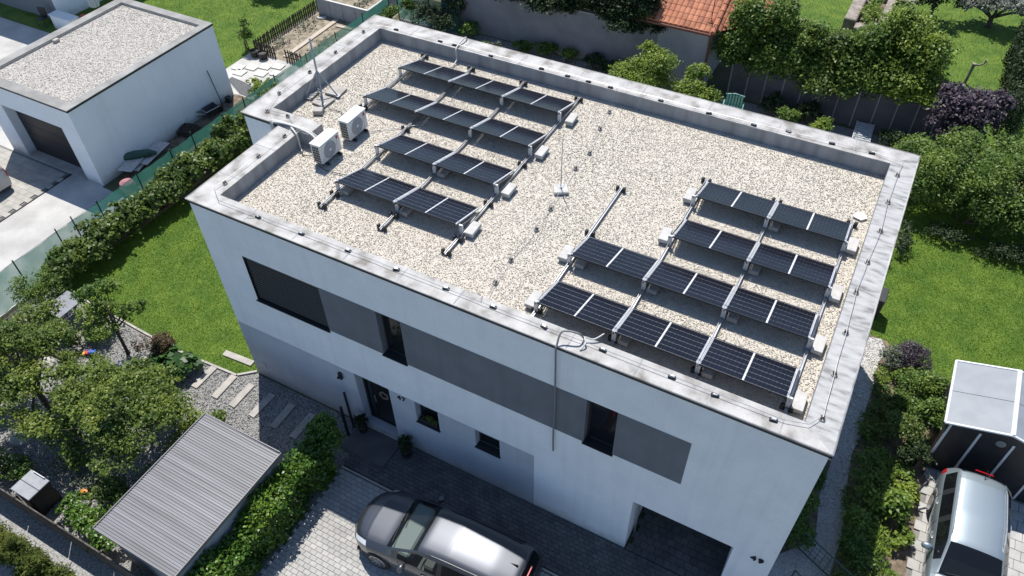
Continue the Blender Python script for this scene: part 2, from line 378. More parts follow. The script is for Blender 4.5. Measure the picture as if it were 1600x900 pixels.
LEAF = dict(
    hedge=ramp_island('leaf_hedge', [(.04, .08, .012), (.10, .165, .024), (.19, .26, .05), (.075, .13, .018)], .45, .38, .4, patch=.26, pscale=1.1),
    ivy=ramp_island('leaf_ivy', [(.04, .10, .012), (.09, .19, .022), (.15, .27, .035), (.06, .135, .016)], .4, .3, .45, patch=.26, pscale=1.1),
    apple=ramp_island('leaf_apple', [(.05, .10, .012), (.12, .19, .026), (.23, .30, .06), (.15, .20, .034)], .5, .38, .35, patch=.26, pscale=1.1),
    green=ramp_island('leaf_green', [(.045, .10, .014), (.105, .19, .026), (.20, .295, .055), (.075, .145, .020)], .5, .38, .35, patch=.26, pscale=1.1),
    bright=ramp_island('leaf_bright', [(.085, .15, .014), (.165, .26, .03), (.26, .35, .055), (.125, .205, .022)], .5, .35, .35, patch=.26, pscale=1.1),
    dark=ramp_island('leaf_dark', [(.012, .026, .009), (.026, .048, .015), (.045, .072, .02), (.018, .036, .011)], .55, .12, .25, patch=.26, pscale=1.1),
    purple=ramp_island('leaf_purple', [(.03, .02, .03), (.065, .048, .065), (.115, .09, .115), (.042, .03, .042)], .5, .2, .35, patch=.26, pscale=1.1),
    red=ramp_island('leaf_red', [(.055, .028, .016), (.12, .05, .03), (.10, .085, .03), (.05, .07, .02)], .5, .25, .3, patch=.26, pscale=1.1),
    blossom=ramp_island('leaf_blossom', [(.16, .19, .12), (.36, .38, .33), (.46, .47, .43), (.12, .16, .07)], .6, .3, .3, patch=.26, pscale=1.1),
    thuja=ramp_island('leaf_thuja', [(.04, .065, .01), (.085, .11, .014), (.12, .14, .02), (.05, .08, .012)], .6, .2, .2, patch=.26, pscale=1.1),
    silver=ramp_island('leaf_silver', [(.06, .085, .05), (.13, .16, .11), (.18, .21, .15), (.09, .12, .07)], .6, .25, .3, patch=.26, pscale=1.1),
    rhubarb=ramp_island('leaf_rhubarb', [(.03, .08, .018), (.06, .135, .03), (.085, .17, .04)], .4, .25, .4, patch=.26, pscale=1.1))
def bush(name, label, lobes, n, size, kind, cat='shrub', group=None, trunk=True, up=.9, aspect=.55, clump=40, spread=.2, shell=.5, stems=5):
    x = float(np.mean([l[0] for l in lobes])); y = float(np.mean([l[1] for l in lobes]))
    r = root(name, label, cat, (x, y, 0), group)
    P, O = lobe_points(lobes, n, clump, spread, shell)
    leaf_part('foliage', r, P, O, size, LEAF[kind], up, aspect)
    if trunk:
        for k in range(stems):
            l = lobes[k % len(lobes)]; mb = MB()
            e = Vector(l[:3]) + Vector(rng.normal(0, .35, 3)) * min(l[3:6])
            s0 = Vector((x + rng.normal(0, .08), y + rng.normal(0, .08), 0)); mid = (s0 + e) / 2 + Vector(rng.normal(0, .08, 3))
            mb.tube([s0, mid, e], [.03, .02, .008], 5).build('stem', BARK, r)
    return r
def tree(name, label, base, h, lobes, n, size, kind, cat='tree', tr=.09, group=None, up=.9, aspect=.55, clump=45, spread=.2, shell=.45, twigs=0):
    r = root(name, label, cat, (base[0], base[1], 0), group)
    mb = MB(); top = Vector((base[0] + rng.normal(0, .08), base[1] + rng.normal(0, .08), h))
    b0 = Vector((base[0], base[1], 0)); mid = (b0 + top) / 2 + Vector((rng.normal(0, .06), rng.normal(0, .06), 0))
    mb.tube([b0, b0 + Vector((0, 0, .12)), mid, top], [tr * 1.4, tr, tr * .8, tr * .35], 8)
    mb.build('trunk', BARK, r, smooth=True)
    for l in lobes:
        s = b0.lerp(top, rng.uniform(.35, .7)); e = Vector(l[:3]); q = (s + e) / 2 + Vector((0, 0, .12))
        MB().tube([s, q, e, e + (e - q) * .4], [tr * .55, tr * .4, tr * .22, tr * .1], 6).build('limb', BARK, r, smooth=True)
    for k in range(twigs):
        l = lobes[k % len(lobes)]; e = Vector(l[:3]); d = Vector(rng.normal(0, 1, 3)).normalized(); d.z = abs(d.z) * .7
        R = Vector(l[3:6]); t = e + Vector((d.x * R.x, d.y * R.y, d.z * R.z)) * .95
        MB().tube([e, (e + t) / 2 + Vector((0, 0, .05)), t], [tr * .2, tr * .14, tr * .06], 5).build('branch', BARK, r)
    P, O = lobe_points(lobes, n, clump, spread, shell)
    leaf_part('crown', r, P, O, size, LEAF[kind], up, aspect)
    return r
def hedge(name, label, x0, x1, y0, y1, h, n, size, kind, bumpy=.12, up=.4, aspect=.6, cat='hedge', hvar=.15):
    """clipped hedge: leaves over the top and sides of an uneven block, with a twiggy core"""
    r = root(name, label, cat, ((x0 + x1) / 2, (y0 + y1) / 2, 0))
    Lx, Ly = x1 - x0, y1 - y0
    ph = rng.uniform(0, 6, 6)
    def hh(x, y): return h * (1 + hvar * (np.sin(x * 2.1 + ph[0]) * .3 + np.sin(y * 1.7 + ph[1]) * .5 + np.sin(y * 3.9 + ph[2] + x) * .35))
    areas = np.array([Lx * Ly * 1.3, Ly * h, Ly * h, Lx * h, Lx * h]); k = (n * areas / areas.sum()).astype(int); P = []; O = []
    for s, q in enumerate(k):
        u = rng.random(q); v = rng.random(q); dep = np.abs(rng.normal(0, bumpy, q))
        if s == 0:
            X = x0 + u * Lx; Y = y0 + v * Ly; p = np.stack([X, Y, hh(X, Y) - dep], 1); o = np.tile((0, 0, 1.), (q, 1))
        else:
            ax_, sg = (0, -1) if s == 1 else (0, 1) if s == 2 else (1, -1) if s == 3 else (1, 1)
            if ax_ == 0:
                Y = y0 + u * Ly; wob = .09 * np.sin(Y * 3.1 + ph[3]) + .07 * np.sin(Y * 7 + ph[4] + v * 5)
                X = (x0 if sg < 0 else x1) - sg * (dep - wob); Z = v * hh(X, Y)
                o = np.tile((sg * 1., 0, .3), (q, 1))
            else:
                X = x0 + u * Lx; Y = (y0 if sg < 0 else y1) - sg * dep; Z = v * hh(X, Y); o = np.tile((0, sg * 1., .3), (q, 1))
            p = np.stack([X, Y, Z], 1)
        p = p + rng.normal(0, .03, p.shape); P.append(p); O.append(o)
    P = np.concatenate(P); O = np.concatenate(O); P[:, 2] = np.maximum(P[:, 2], .04)
    leaf_part('foliage', r, P, O, size, LEAF[kind], up, aspect)
    yy = y0 + .3
    while yy < y1 - .2:
        xm = (x0 + x1) / 2 + rng.normal(0, .06)
        mb = MB(); mb.tube([(xm, yy, 0), (xm + rng.normal(0, .1), yy + rng.normal(0, .1), h * .5), (xm + rng.normal(0, .15), yy + rng.normal(0, .15), h * .85)], [.035, .025, .01], 5)
        mb.build('stem', BARK, r); yy += .8
    return r
# ------------------------------------------------------------------ the setting
H = 7.1635; G = H - .42          # parapet top, roof gravel level
sheet('ground', [(-260, -260), (260, -260), (260, 300), (-260, 300)], 0, GROUND)
LAWN_L = [(-8.2, -.3), (-4.84, -.44), (-3.15, -.5), (-.52, -.36), (-.1, .05), (.4, .05), (.4, 3.6), (-1.4, 3.7), (-1.4, 12.5), (-9.3, 12.5), (-9.3, -.3)]
sheet('lawn', LAWN_L, .012, TURF)
blades('grass', LAWN_L, 170000, .012, GRASSL, label='short mown grass of the lawn between hedge and house')
GRAV_L = [(-9.3, -6.7), (4.35, -6.7), (4.35, -.02), (-.1, -.02), (-.52, -.42), (-3.15, -.56), (-4.84, -.5), (-9.3, -.36)]
sheet('gravel_bed', GRAV_L, .008, GGBASE)
LAWN_R = [(16.2, 10.7), (17.4, 10.6), (17.75, 10.1), (18.6, 10.2), (19.0, 9.3), (19.2, 8.7), (24, 8.7), (24, 20), (16.2, 20)]
sheet('lawn', LAWN_R, .012, TURF)
blades('grass', LAWN_R, 130000, .012, GRASSL, label='short mown grass behind the metal shed')
LAWN_BR = [(9, 22.7), (30, 22.7), (30, 60), (4, 60), (4, 29), (9, 29)]
sheet('lawn', LAWN_BR, .012, TURF)
blades('grass', [(9, 22.7), (24, 22.7), (24, 42), (9, 42)], 70000, .012, GRASSF, label='bright grass of the garden beyond the boundary wall', h=(.05, .1))
LAWN_BL = [(-40, 12.3), (-14.1, 12.3), (-14.1, 40), (-40, 40)]
sheet('lawn', LAWN_BL, .012, TURF)
blades('grass', [(-28, 13), (-14.1, 13), (-14.1, 24), (-28, 24)], 60000, .012, GRASSF, label='bright grass of the garden behind the white garage', h=(.05, .09))
BACKYARD = [(-9.4, 10.3), (16.2, 10.3), (16.2, 22.3), (-9.4, 22.3)]
sheet('gravel_yard', BACKYARD, .006, GGBASE)
sheet('garden_soil', [(-14, 15.6), (-9.7, 15.6), (-9.7, 23), (-14, 23)], .012, DRYSOIL)
sheet('driveway', [(-30, -14), (-9.5, -14), (-9.5, 4.35), (-12.1, 4.4), (-12.1, 12.2), (-9.5, 12.2), (-9.5, 15.6), (-14.1, 15.6), (-14.1, 12.25), (-30, 12.25)], .008, DRIVEC)
sheet('street_verge', [(-12, -14), (4.2, -14), (4.2, -6.72), (-12, -6.72)], .008, mat('pale_street_grit', (.18, .18, .175), (.40, .395, .38), .95, 18, .7, 45, detail=5, fine=.25))
RPATH = [(16.05, .3), (17.7, .3), (17.5, 2.0), (17.55, 3.3), (17.35, 4.6), (17.25, 5.8), (17.4, 6.6), (17.3, 7.6), (17.35, 8.6), (17.3, 9.5), (17.45, 10.2), (17.2, 10.6), (16.85, 10.5), (16.75, 9.4), (16.85, 8.2), (16.7, 7.2), (16.8, 5.6), (16.75, 4.0), (16.95, 2.6), (16.05, 1.6)]
sheet('garden_bed', [(16.05, .3), (19.2, .3), (19.2, 8.7), (19.0, 9.35), (18.6, 10.25), (17.75, 10.15), (17.4, 10.65), (16.05, 10.65)], .008, SOIL)
sheet('gravel_path', RPATH, .014, mat('pale_gravel_bed', (.36, .355, .34), (.58, .565, .54), .95, 24, .8, 45))
NDRIVE = [(19.2, -3), (26, -3), (26, 8.8), (19.2, 8.8)]
tag(stones('gravel', [[(-5.8, -3.1), (.4, -3.2), (1.0, -2.6), (4.3, -2.6), (4.3, -.05), (0, -.05), (-.5, -.45), (-5.8, -.6)], [(-5, -6.5), (1, -6.5), (1, -3.1), (-5, -3.1)]], .012, 330, .03, .062, GREYGRAV,
           holes=[]), 'grey gravel around the stepping slabs and garden trees', 'gravel')
tag(stones('gravel', [RPATH], .018, 420, .03, .06, PALEGRAV), 'pale gravel path between the house and the shrubs', 'gravel')
tag(stones('gravel', [[(-7, 20), (5, 20), (5, 22.2), (-7, 22.2)]], .012, 160, .04, .09, GREYGRAV), 'grey gravel bed along the foot of the boundary wall', 'gravel')

def slab(name, label, cat, x0, x1, y0, y1, z0, z1, M, group=None, rz=0., b=.008):
    r = MB().box(-(x1 - x0) / 2, (x1 - x0) / 2, -(y1 - y0) / 2, (y1 - y0) / 2, 0, z1 - z0, b).build(name, M)
    r.location = ((x0 + x1) / 2, (y0 + y1) / 2, z0); r.rotation_euler[2] = rz
    return tag(r, label, cat, group)
for k, x in enumerate((-1.36, -.53, .19, 1.0, 1.83, 2.6)):
    slab('stepping_slab', ['outermost pale stepping slab in gravel, farthest from the front door', 'second pale stepping slab in gravel, beside the lawn corner', 'third pale stepping slab, half reached by the house shadow',
                           'fourth pale stepping slab, first wholly in house shadow', 'fifth pale stepping slab in the shaded gravel', 'stepping slab nearest the front door, beside the clipped hedge'][k],
         'stepping slab', x - .12, x + .12, -1.38, -.43, .02, .055, CONC, 'stepping slabs in the gravel', rng.normal(0, .02))
slab('lawn_slab', 'pale slab lying in the lawn beside the house corner', 'stepping slab', -1.5, -.35, .06, .28, .02, .06, CONC, None, .07)
e = root('lawn_edging', 'thin pale concrete edging between lawn and gravel', 'edging', (-3, -.45, 0))
for a, b in (((-7.9, -.34), (-6.4, -.38)), ((-6.38, -.38), (-4.86, -.46)), ((-4.84, -.46), (-3.17, -.53)), ((-3.15, -.53), (-1.8, -.46)), ((-1.78, -.46), (-.5, -.39)), ((-.48, -.37), (-.02, .03))):
    d = Vector((b[0] - a[0], b[1] - a[1], 0)).normalized(); n = Vector((-d.y, d.x, 0)) * .035
    MB().prism([(a[0] - n.x, a[1] - n.y), (b[0] - n.x, b[1] - n.y), (b[0] + n.x, b[1] + n.y), (a[0] + n.x, a[1] + n.y)], 0, .065).build('edging_stone', CONC, e)

# driveway paving: bed plus single pavers
bed = sheet('paved_driveway', [(4.35, -14), (19.2, -14), (19.2, .02), (4.35, .02)], .010, JOINT)
PITX, PITY = .198, .128
pv_mesh = MB().box(-PITX / 2 + .0035, PITX / 2 - .0035, -PITY / 2 + .0035, PITY / 2 - .0035, 0, .062, .005).mesh('paver', PAVEL)
pd_mesh = MB().box(-.0815, .0815, -.0555, .0555, 0, .062, .005).mesh('dark_paver', PAVED)
light = []; dark = []
ny = 0; y = -1.62
while y > -9.5:
    x = 4.62 + (PITX / 2 if ny % 2 else 0)
    while x < 19:
        light.append((x, y)); x += PITX
    y -= PITY; ny += 1
y = -.07; ny = 0
while y > -1.46:
    x = 4.52 + (.085 if ny % 2 else 0)
    while x < 16.6: dark.append((x, y)); x += .17
    y -= .118; ny += 1
def cam_rank(p):
    q = Vector((p[0], p[1], .06)) - Vector((CAMP['X'], CAMP['Y'], CAMP['Z']))
    f = CAMP['f']; zc = -q.dot(ax[2]); u = 800 + f * q.dot(ax[0]) / zc; v = 450 - f * q.dot(ax[1]) / zc
    return u, v, zc
def place_pavers(lst, me, M, name, cond, limit, hw, hh, bedo):
    vis = [p for p in lst if cond(*cam_rank(p)[:2], *p)]
    vis = vis[:limit]; s = set(vis)
    for p in vis:
        o = link(name, me, bedo); o.location = (p[0], p[1], .012 + rng.normal(0, .0015)); o.rotation_euler = (rng.normal(0, .006), rng.normal(0, .006), rng.normal(0, .006))
    rest = MB()
    for p in lst:
        if p not in s:
            u, v, _ = cam_rank(p)
            if -60 < u < 1660 and v < 1010: rest.box(p[0] - hw, p[0] + hw, p[1] - hh, p[1] + hh, .012, .074 + rng.normal(0, .0015), .005)
    rest.build('paver_field', M, bedo, kind='stuff', local=True)
place_pavers(light, pv_mesh, PAVEL, 'paver', lambda u, v, x, y: 380 < u < 660 and v < 925 and x < 7.6, 300, PITX / 2 - .0035, PITY / 2 - .0035, bed)
place_pavers(dark, pd_mesh, PAVED, 'dark_paver', lambda u, v, x, y: 500 < u < 860 and v < 860, 300, .0815, .0555, bed)
kb = MB()
x = 4.5
while x < 16.5: kb.box(x, x + .99, -1.52, -1.46, .012, .078, .006); x += 1.0
kb.build('kerb_row', CONC, bed, local=True)
# pavers inside the garage opening
gp = MB()
y = .12; k = 0
while y < 5.0:
    x = 12.72 + (.1 if k % 2 else 0)
    while x < 15.3: gp.box(x - .0955, x + .0955, y - .0955, y + .0955, .012, .074, .006); x += .201
    y += .201; k += 1
gp.build('garage_floor_pavers', PAVED, bed, kind='stuff', local=True)

# ------------------------------------------------------------------ the house
W, D = 16.0, 10.2211; NX, NY = 1.4528, 3.6379
house = root('flat_roofed_house', 'white cubic house with grey facade bands and gravel roof carrying solar panels', 'house', (8, 0, 0))
o = .04
def wall_holes(u0, u1, z0, z1, holes, place, depth):
    """front face with openings plus reveals going in by depth; place(u, d, z) -> xyz"""
    us = sorted({u0, u1, *[h[0] for h in holes], *[h[1] for h in holes]}); zs = sorted({z0, z1, *[h[2] for h in holes], *[h[3] for h in holes]})
    mb = MB()
    for i in range(len(us) - 1):
        for j in range(len(zs) - 1):
            a, b, c, d = us[i], us[i + 1], zs[j], zs[j + 1]
            if any(h[0] - 1e-6 <= a and b <= h[1] + 1e-6 and h[2] - 1e-6 <= c and d <= h[3] + 1e-6 for h in holes): continue
            mb.add([place(a, 0, c), place(b, 0, c), place(b, 0, d), place(a, 0, d)], [(0, 1, 2, 3)])
    return mb
ZT = H - .06
WIN = [(1.33, 3.82, 4.05, 5.70, 'blind'), (5.55, 6.28, 4.08, 5.70, 'win'), (11.17, 11.90, 4.07, 5.72, 'win'), (6.28, 7.02, 1.60, 2.48, 'low'), (8.16, 8.90, 1.70, 2.47, 'low'), (4.28, 5.45, .16, 2.51, 'door')]
GAR = (12.58, 15.05, 0.0, 2.48)
holes = [wn[:4] for wn in WIN] + [GAR]
mb = wall_holes(o, W - o, 0, ZT, holes, lambda u, d, z: (u, o + d, z), .2)
xr, yb = W - o, D - o
mb.add([(xr, o, 0), (xr, yb, 0), (xr, yb, ZT), (xr, o, ZT)], [(0, 1, 2, 3)])
mb.add([(-NX + o, yb, 0), (xr, yb, 0), (xr, yb, ZT), (-NX + o, yb, ZT)], [(3, 2, 1, 0)])
mb.add([(-NX + o, NY + o, 0), (-NX + o, yb, 0), (-NX + o, yb, ZT), (-NX + o, NY + o, ZT)], [(3, 2, 1, 0)])
mb.add([(-NX + o, NY + o, 0), (o, NY + o, 0), (o, NY + o, ZT), (-NX + o, NY + o, ZT)], [(0, 1, 2, 3)])
mb.add([(o, o, 0), (o, NY + o, 0), (o, NY + o, ZT), (o, o, ZT)], [(3, 2, 1, 0)])
mb.build('wall', WHITE, house)
# painted bands, 3 mm proud, cut round the openings
def band(name, u0, u1, z0, z1, M, label):
    hs = [(max(h[0], u0), min(h[1], u1), max(h[2], z0), min(h[3], z1)) for h in holes if h[0] < u1 and h[1] > u0 and h[2] < z1 and h[3] > z0]
    b = wall_holes(u0, u1, z0, z1, hs, lambda u, d, z: (u, o - .004 + d, z), 0).build(name, M, house); b['label'] = label
band('facade_band', 3.82, 13.54, 4.08, 5.715, DGREY, 'dark grey painted band at upper windows')
band('facade_band', o, 9.9, 0, 2.5, LGREY, 'light grey painted field around the front door')
b_ = MB().add([(o - .004, o, 0), (o - .004, NY, 0), (o - .004, NY, 2.5), (o - .004, o, 2.5)], [(3, 2, 1, 0)]).build('facade_band', LGREY, house)
def reveal(x0, x1, z0, z1, dep, M, par, nm='reveal'):
    y0, y1 = o, o + dep
    mb = MB()
    mb.add([(x0, y0, z0), (x0, y1, z0), (x0, y1, z1), (x0, y0, z1)], [(0, 1, 2, 3)])
    mb.add([(x1, y0, z0), (x1, y1, z0), (x1, y1, z1), (x1, y0, z1)], [(3, 2, 1, 0)])
    mb.add([(x0, y0, z1), (x1, y0, z1), (x1, y1, z1), (x0, y1, z1)], [(3, 2, 1, 0)])
    mb.add([(x0, y0, z0), (x1, y0, z0), (x1, y1, z0), (x0, y1, z0)], [(0, 1, 2, 3)])
    mb.build(nm, M, par)
for (x0, x1, z0, z1, kd) in WIN:
    if kd == 'door':
        y = o + .28; reveal(x0, x1, z0, z1, .28, LGREY, house, 'door_reveal')
        dr = MB().box(x0 + .282, x1 - .063, y, y + .06, z0 + .063, z1 - .063, .006).build('door', DOORM, house)
        MB().ring(x0 + .002, x1 - .002, z0 + .002, z1 - .002, y - .02, y + .05, .06).build('frame', BLACK, dr)
        MB().box(x0 + .22, x0 + .28, y - .02, y + .05, z0 + .063, z1 - .063).build('mullion', BLACK, dr)
        MB().box(x0 + .06, x0 + .22, y + .02, y + .03, z0 + .1, z1 - .1).build('pane', WINGL, dr)
        MB().tube([(x0 + .36, y - .05, z0 + .95), (x0 + .36, y - .05, z0 + 1.3)], .016, 8).tube([(x0 + .36, y - .05, z0 + 1.0), (x0 + .36, y + .01, z0 + 1.0)], .01, 6).build('handle', ALU, dr)
        # dried wreath hung on the door
        cx, cz = x0 + .70, z0 + 1.45
        wr = root('door_wreath', 'small dry twig wreath hanging on the black front door', 'wreath', (cx, y - .03, cz))
        for rr, k2 in ((.13, 0), (.15, 1), (.115, 2)):
            MB().tube([(cx + rr * math.cos(t * math.pi / 9), y - .03 - .01 * math.sin(t * 2 + k2), cz + rr * math.sin(t * math.pi / 9)) for t in range(19)], .018, 6).build('twig_ring', mat('dry_twig', (.16, .11, .08), (.24, .18, .13), .9, 30), wr)
        MB().box(x0 - .02, x1 + .02, o - .10, o + .27, z0 - .05, z0 - .003, .008).build('threshold', CONC, house)
        continue
    dep = .16 if kd == 'blind' else .2
    wn = MB().box(x0 + .05, x1 - .05, o + dep + .02, o + dep + .03, z0 + .05, z1 - .05).build('window', WINGL, house)
    reveal(x0, x1, z0, z1, dep + .05, DGREY if kd == 'win' else (BLACK if kd == 'blind' else LGREY), wn)
    MB().ring(x0 + .002, x1 - .002, z0 + .006, z1 - .002, o + dep, o + dep + .045, .05).build('frame', BLACK, wn)
    MB().box(x0 - .02, x1 + .02, o - .05, o + dep - .005, z0 - .03, z0 + .004, .004).build('sill', BLACK, wn)
    if kd == 'blind':
        n = 16; st = (z1 - z0 - .14) / n
        sm = MB().add([(-1.195, .0, -st * .36), (1.195, .0, -st * .36), (1.195, -.014, -st * .30), (-1.195, -.014, -st * .30), (1.195, -.004, st * .26), (-1.195, -.004, st * .26), (1.195, .02, st * .30), (-1.195, .02, st * .30)], [(0, 1, 2, 3), (3, 2, 4, 5), (5, 4, 6, 7)]).mesh('blind_slat', BLIND)
        for k in range(n):
            s_ = link('blind_slat', sm, wn); s_.location = ((x0 + x1) / 2 - 8, o + .06, z0 + .06 + st * (k + .5))
        MB().box(x0 + .06, x1 - .06, o + .118, o + .128, z0 + .02, z1 - .09).build('gap_shade_sheet', mat('painted_gap_shade', (.006, .006, .007), None, .9), wn)  # near-black sheet added behind the slats, painting the shade in their gaps
        MB().box(x0 + .01, x1 - .01, o + .04, o + .14, z1 - .09, z1 - .002, .005).build('blind_box', BLACK, wn)
        for xx in (x0 + .035, x1 - .035): MB().box(xx - .02, xx + .02, o + .06, o + .12, z0 + .006, z1 - .09).build('guide_rail', BLACK, wn)
# garage opening with a deep dark recess
x0, x1, z0, z1 = GAR
mb = MB()
for a in ([(x0, o, z0), (x0, 5.2, z0), (x0, 5.2, z1), (x0, o, z1)], [(x1, o, z0), (x1, o, z1), (x1, 5.2, z1), (x1, 5.2, z0)], [(x0, o, z1), (x0, 5.2, z1), (x1, 5.2, z1), (x1, o, z1)], [(x0, 5.2, z0), (x1, 5.2, z0), (x1, 5.2, z1), (x0, 5.2, z1)]):
    mb.add(a, [(0, 1, 2, 3)])
mb.build('garage_recess', WHITE, house)
MB().box(x0 + .05, x0 + .09, .55, .60, 0.08, 2.4).build('door_guide', ALU, house)
# wall lamp and socket cover
MB().box(3.72, 3.84, -.05, o - .006, 2.02, 2.28, .01).box(3.76, 3.80, -.14, -.05, 2.14, 2.22, .01).build('wall_lamp', BLACK, house)
MB().box(.42, .56, o - .03, o - .006, .62, .78, .01).build('socket_cover', PIPEW, house)
def lettering(txt, x, z, size, par, y=o - .012):
    cu = bpy.data.curves.new('number', 'FONT'); cu.body = txt; cu.size = size; cu.extrude = .012; cu.space_character = 1.25; cu.offset = .006
    t = bpy.data.objects.new('tmp', cu); COL.objects.link(t); dg = bpy.context.evaluated_depsgraph_get()
    me = bpy.data.meshes.new_from_object(t.evaluated_get(dg)); bpy.data.objects.remove(t); me.materials.append(BLACK)
    ob = link('house_number', me, par); ob.location = (x - LOC[par.name][0], y - LOC[par.name][1], z); ob.rotation_euler = (math.pi / 2, 0, 0)
    return ob
lettering('47', 5.72, 2.28, .24, house)['label'] = 'black house number 47'
lettering('49', 15.46, 2.35, .27, house)['label'] = 'black house number 49'
# roof: parapets with coping
def par_piece(x0, x1, y0, y1):
    pass
IN_F, IN_R, IN_B, IN_L, IN_L2 = .50, 15.38, 9.53, -.75, .70
outer = [(0, 0), (W, 0), (W, D), (-NX, D), (-NX, NY), (0, NY)]
inner = [(IN_L2, IN_F), (IN_R, IN_F), (IN_R, IN_B), (IN_L, IN_B), (IN_L, 4.22), (1.02, 4.22), (1.02, 3.62), (IN_L2, 3.62)]
def cop(name, poly, M):
    return MB().prism(poly, H - .03, H).build(name, M, house)
cop('coping', [(0, 0), (W, 0), (IN_R, IN_F), (IN_L2, IN_F)], MEMB)
cop('coping', [(W, 0), (W, D), (IN_R, IN_B), (IN_R, IN_F)], MEMB_R)
cop('coping', [(W, D), (-NX, D), (IN_L, IN_B), (IN_R, IN_B)], MEMB)
cop('coping', [(-NX, D), (-NX, NY), (IN_L, 4.22), (IN_L, IN_B)], MEMB)
cop('coping', [(-NX, NY), (0, NY), (IN_L2, 3.62), (1.02, 3.62), (1.02, 4.22), (IN_L, 4.22)], MEMB)
cop('coping', [(0, NY), (0, 0), (IN_L2, IN_F), (IN_L2, 3.62)], MEMB)
# membrane laps: thin welded strips across the coping
for x in (1.9, 3.4, 4.9, 6.4, 7.9, 10.6, 12.1, 13.6, 15.0):
    MB().box(x, x + .03, .03, IN_F - .01, H, H + .003).build('membrane_lap', MEMB_IN, house)
for x in (0.4, 2.4, 4.4, 6.4, 8.4, 10.4, 12.4, 14.4): MB().box(x, x + .03, IN_B + .01, D - .03, H, H + .003).build('membrane_lap', MEMB_IN, house)
for y in (5.2, 6.6, 8.0): MB().box(-NX + .03, IN_L - .01, y, y + .03, H, H + .003).build('membrane_lap', MEMB_IN, house)
for y in (1.2, 2.6): MB().box(.03, IN_L2 - .01, y, y + .03, H, H + .003).build('membrane_lap', MEMB_IN, house)
# inner faces, roof slab
mb = MB()
for i in range(len(inner)):
    a, b = inner[i], inner[(i + 1) % len(inner)]
    mb.add([(a[0], a[1], G - .1), (b[0], b[1], G - .1), (b[0], b[1], H - .03), (a[0], a[1], H - .03)], [(3, 2, 1, 0)])
mb.build('parapet_lining', MEMB_IN, house)
MB().add([(x, y, G - .02) for x, y in inner], [tuple(range(len(inner)))]).build('roof_bed', RGBASE, house)
stones('roof_gravel', [inner], G - .014, 880, .015, .038, ROOFGRAV, house)
# dark drip profile under the coping and rounded pale lip
fa = MB(); lip = MB()
for i in range(len(outer)):
    a, b = outer[i], outer[(i + 1) % len(outer)]
    lip.tube([(a[0], a[1], H - .012), (b[0], b[1], H - .012)], .022, 8)
    dx, dy = b[0] - a[0], b[1] - a[1]; L_ = math.hypot(dx, dy); nx_, ny_ = -dy / L_ * .02, dx / L_ * .02
    if i == 1:   # right-hand side: pale sheet profile
        MB().prism([(a[0] - .0, a[1]), (b[0] - .0, b[1]), (b[0] - .03, b[1]), (a[0] - .03, a[1])], H - .17, H - .031).build('edge_profile', MEMB_R, house)
    else:
        fa.prism([(a[0], a[1]), (b[0], b[1]), (b[0] + nx_ * 1.4, b[1] + ny_ * 1.4), (a[0] + nx_ * 1.4, a[1] + ny_ * 1.4)], H - .115, H - .031)
fa.build('edge_profile', BLACK, house); lip.build('coping_lip', MEMB, house, smooth=True)

# ------------------------------------------------------------------ lightning conductors
holder_mesh = MB().lathe([(.085, 0), (.08, .035), (.055, .05)], n=10, mi=0).box(-.045, -.02, -.05, .05, .045, .10, .006, mi=1).box(.02, .045, -.05, .05, .045, .10, .006, mi=1).box(-.045, .045, -.03, .03, .045, .062, mi=1).mesh('holder', [CONC, BLACKP])
holder2_mesh = MB().box(-.10, .10, -.055, .055, 0, .05, .02, mi=0).box(-.06, .06, -.035, .035, .05, .085, .012, mi=1).mesh('holder', [BLACKP, ALU])
def conductor(label, pts, hold, me, wz=.085, loc=None, sag=.0):
    p0 = pts[0]; r = root('lightning_conductor', label, 'lightning conductor', p0)
    dense = []
    for a, b in zip(pts[:-1], pts[1:]):
        a, b = Vector(a), Vector(b); n = max(2, int((b - a).length / .35))
        for k in range(n): q = a.lerp(b, k / n); dense.append((q.x + rng.normal(0, .006), q.y + rng.normal(0, .006), q.z + rng.normal(0, .004)))
    dense.append(pts[-1])
    MB().tube(dense, .0065, 5).build('wire', WIRE, r)
    for (x, y, z, a) in hold:
        h = link('holder', me, r); h.location = (x - p0[0], y - p0[1], z - p0[2]); h.rotation_euler = (0, 0, a + rng.normal(0, .12)); h.scale = (.82, .82, .82)
ZW = H + .075
conductor('thin roof wire with grey clips along the front parapet', [(1.9, -.0 + .15, ZW), (2.16, .27, ZW), (3.5, .28, ZW), (15.0, .3, ZW), (15.45, .42, ZW), (15.62, .72, ZW)],
          [(x, y, H, 0) for x, y in ((2.16, .27), (3.5, .28), (4.85, .32), (6.21, .32), (7.53, .33), (8.73, .33), (9.96, .33), (11.31, .32), (12.8, .32), (13.69, .29), (14.84, .25))], holder2_mesh)
conductor('thin roof wire with black clips along the streaked parapet beside the shed lawn', [(15.64, .7, ZW), (15.61, 1.87, ZW), (15.58, 3.08, ZW), (15.53, 4.36, ZW), (15.57, 5.44, ZW), (15.63, 6.67, ZW), (15.6, 7.84, ZW), (15.62, 9.06, ZW), (15.66, 9.6, ZW)],
          [(x, y, H, 0) for x, y in ((15.64, .7), (15.61, 1.87), (15.58, 3.08), (15.53, 4.36), (15.57, 5.44), (15.63, 6.67), (15.6, 7.84), (15.62, 9.06))], holder_mesh)
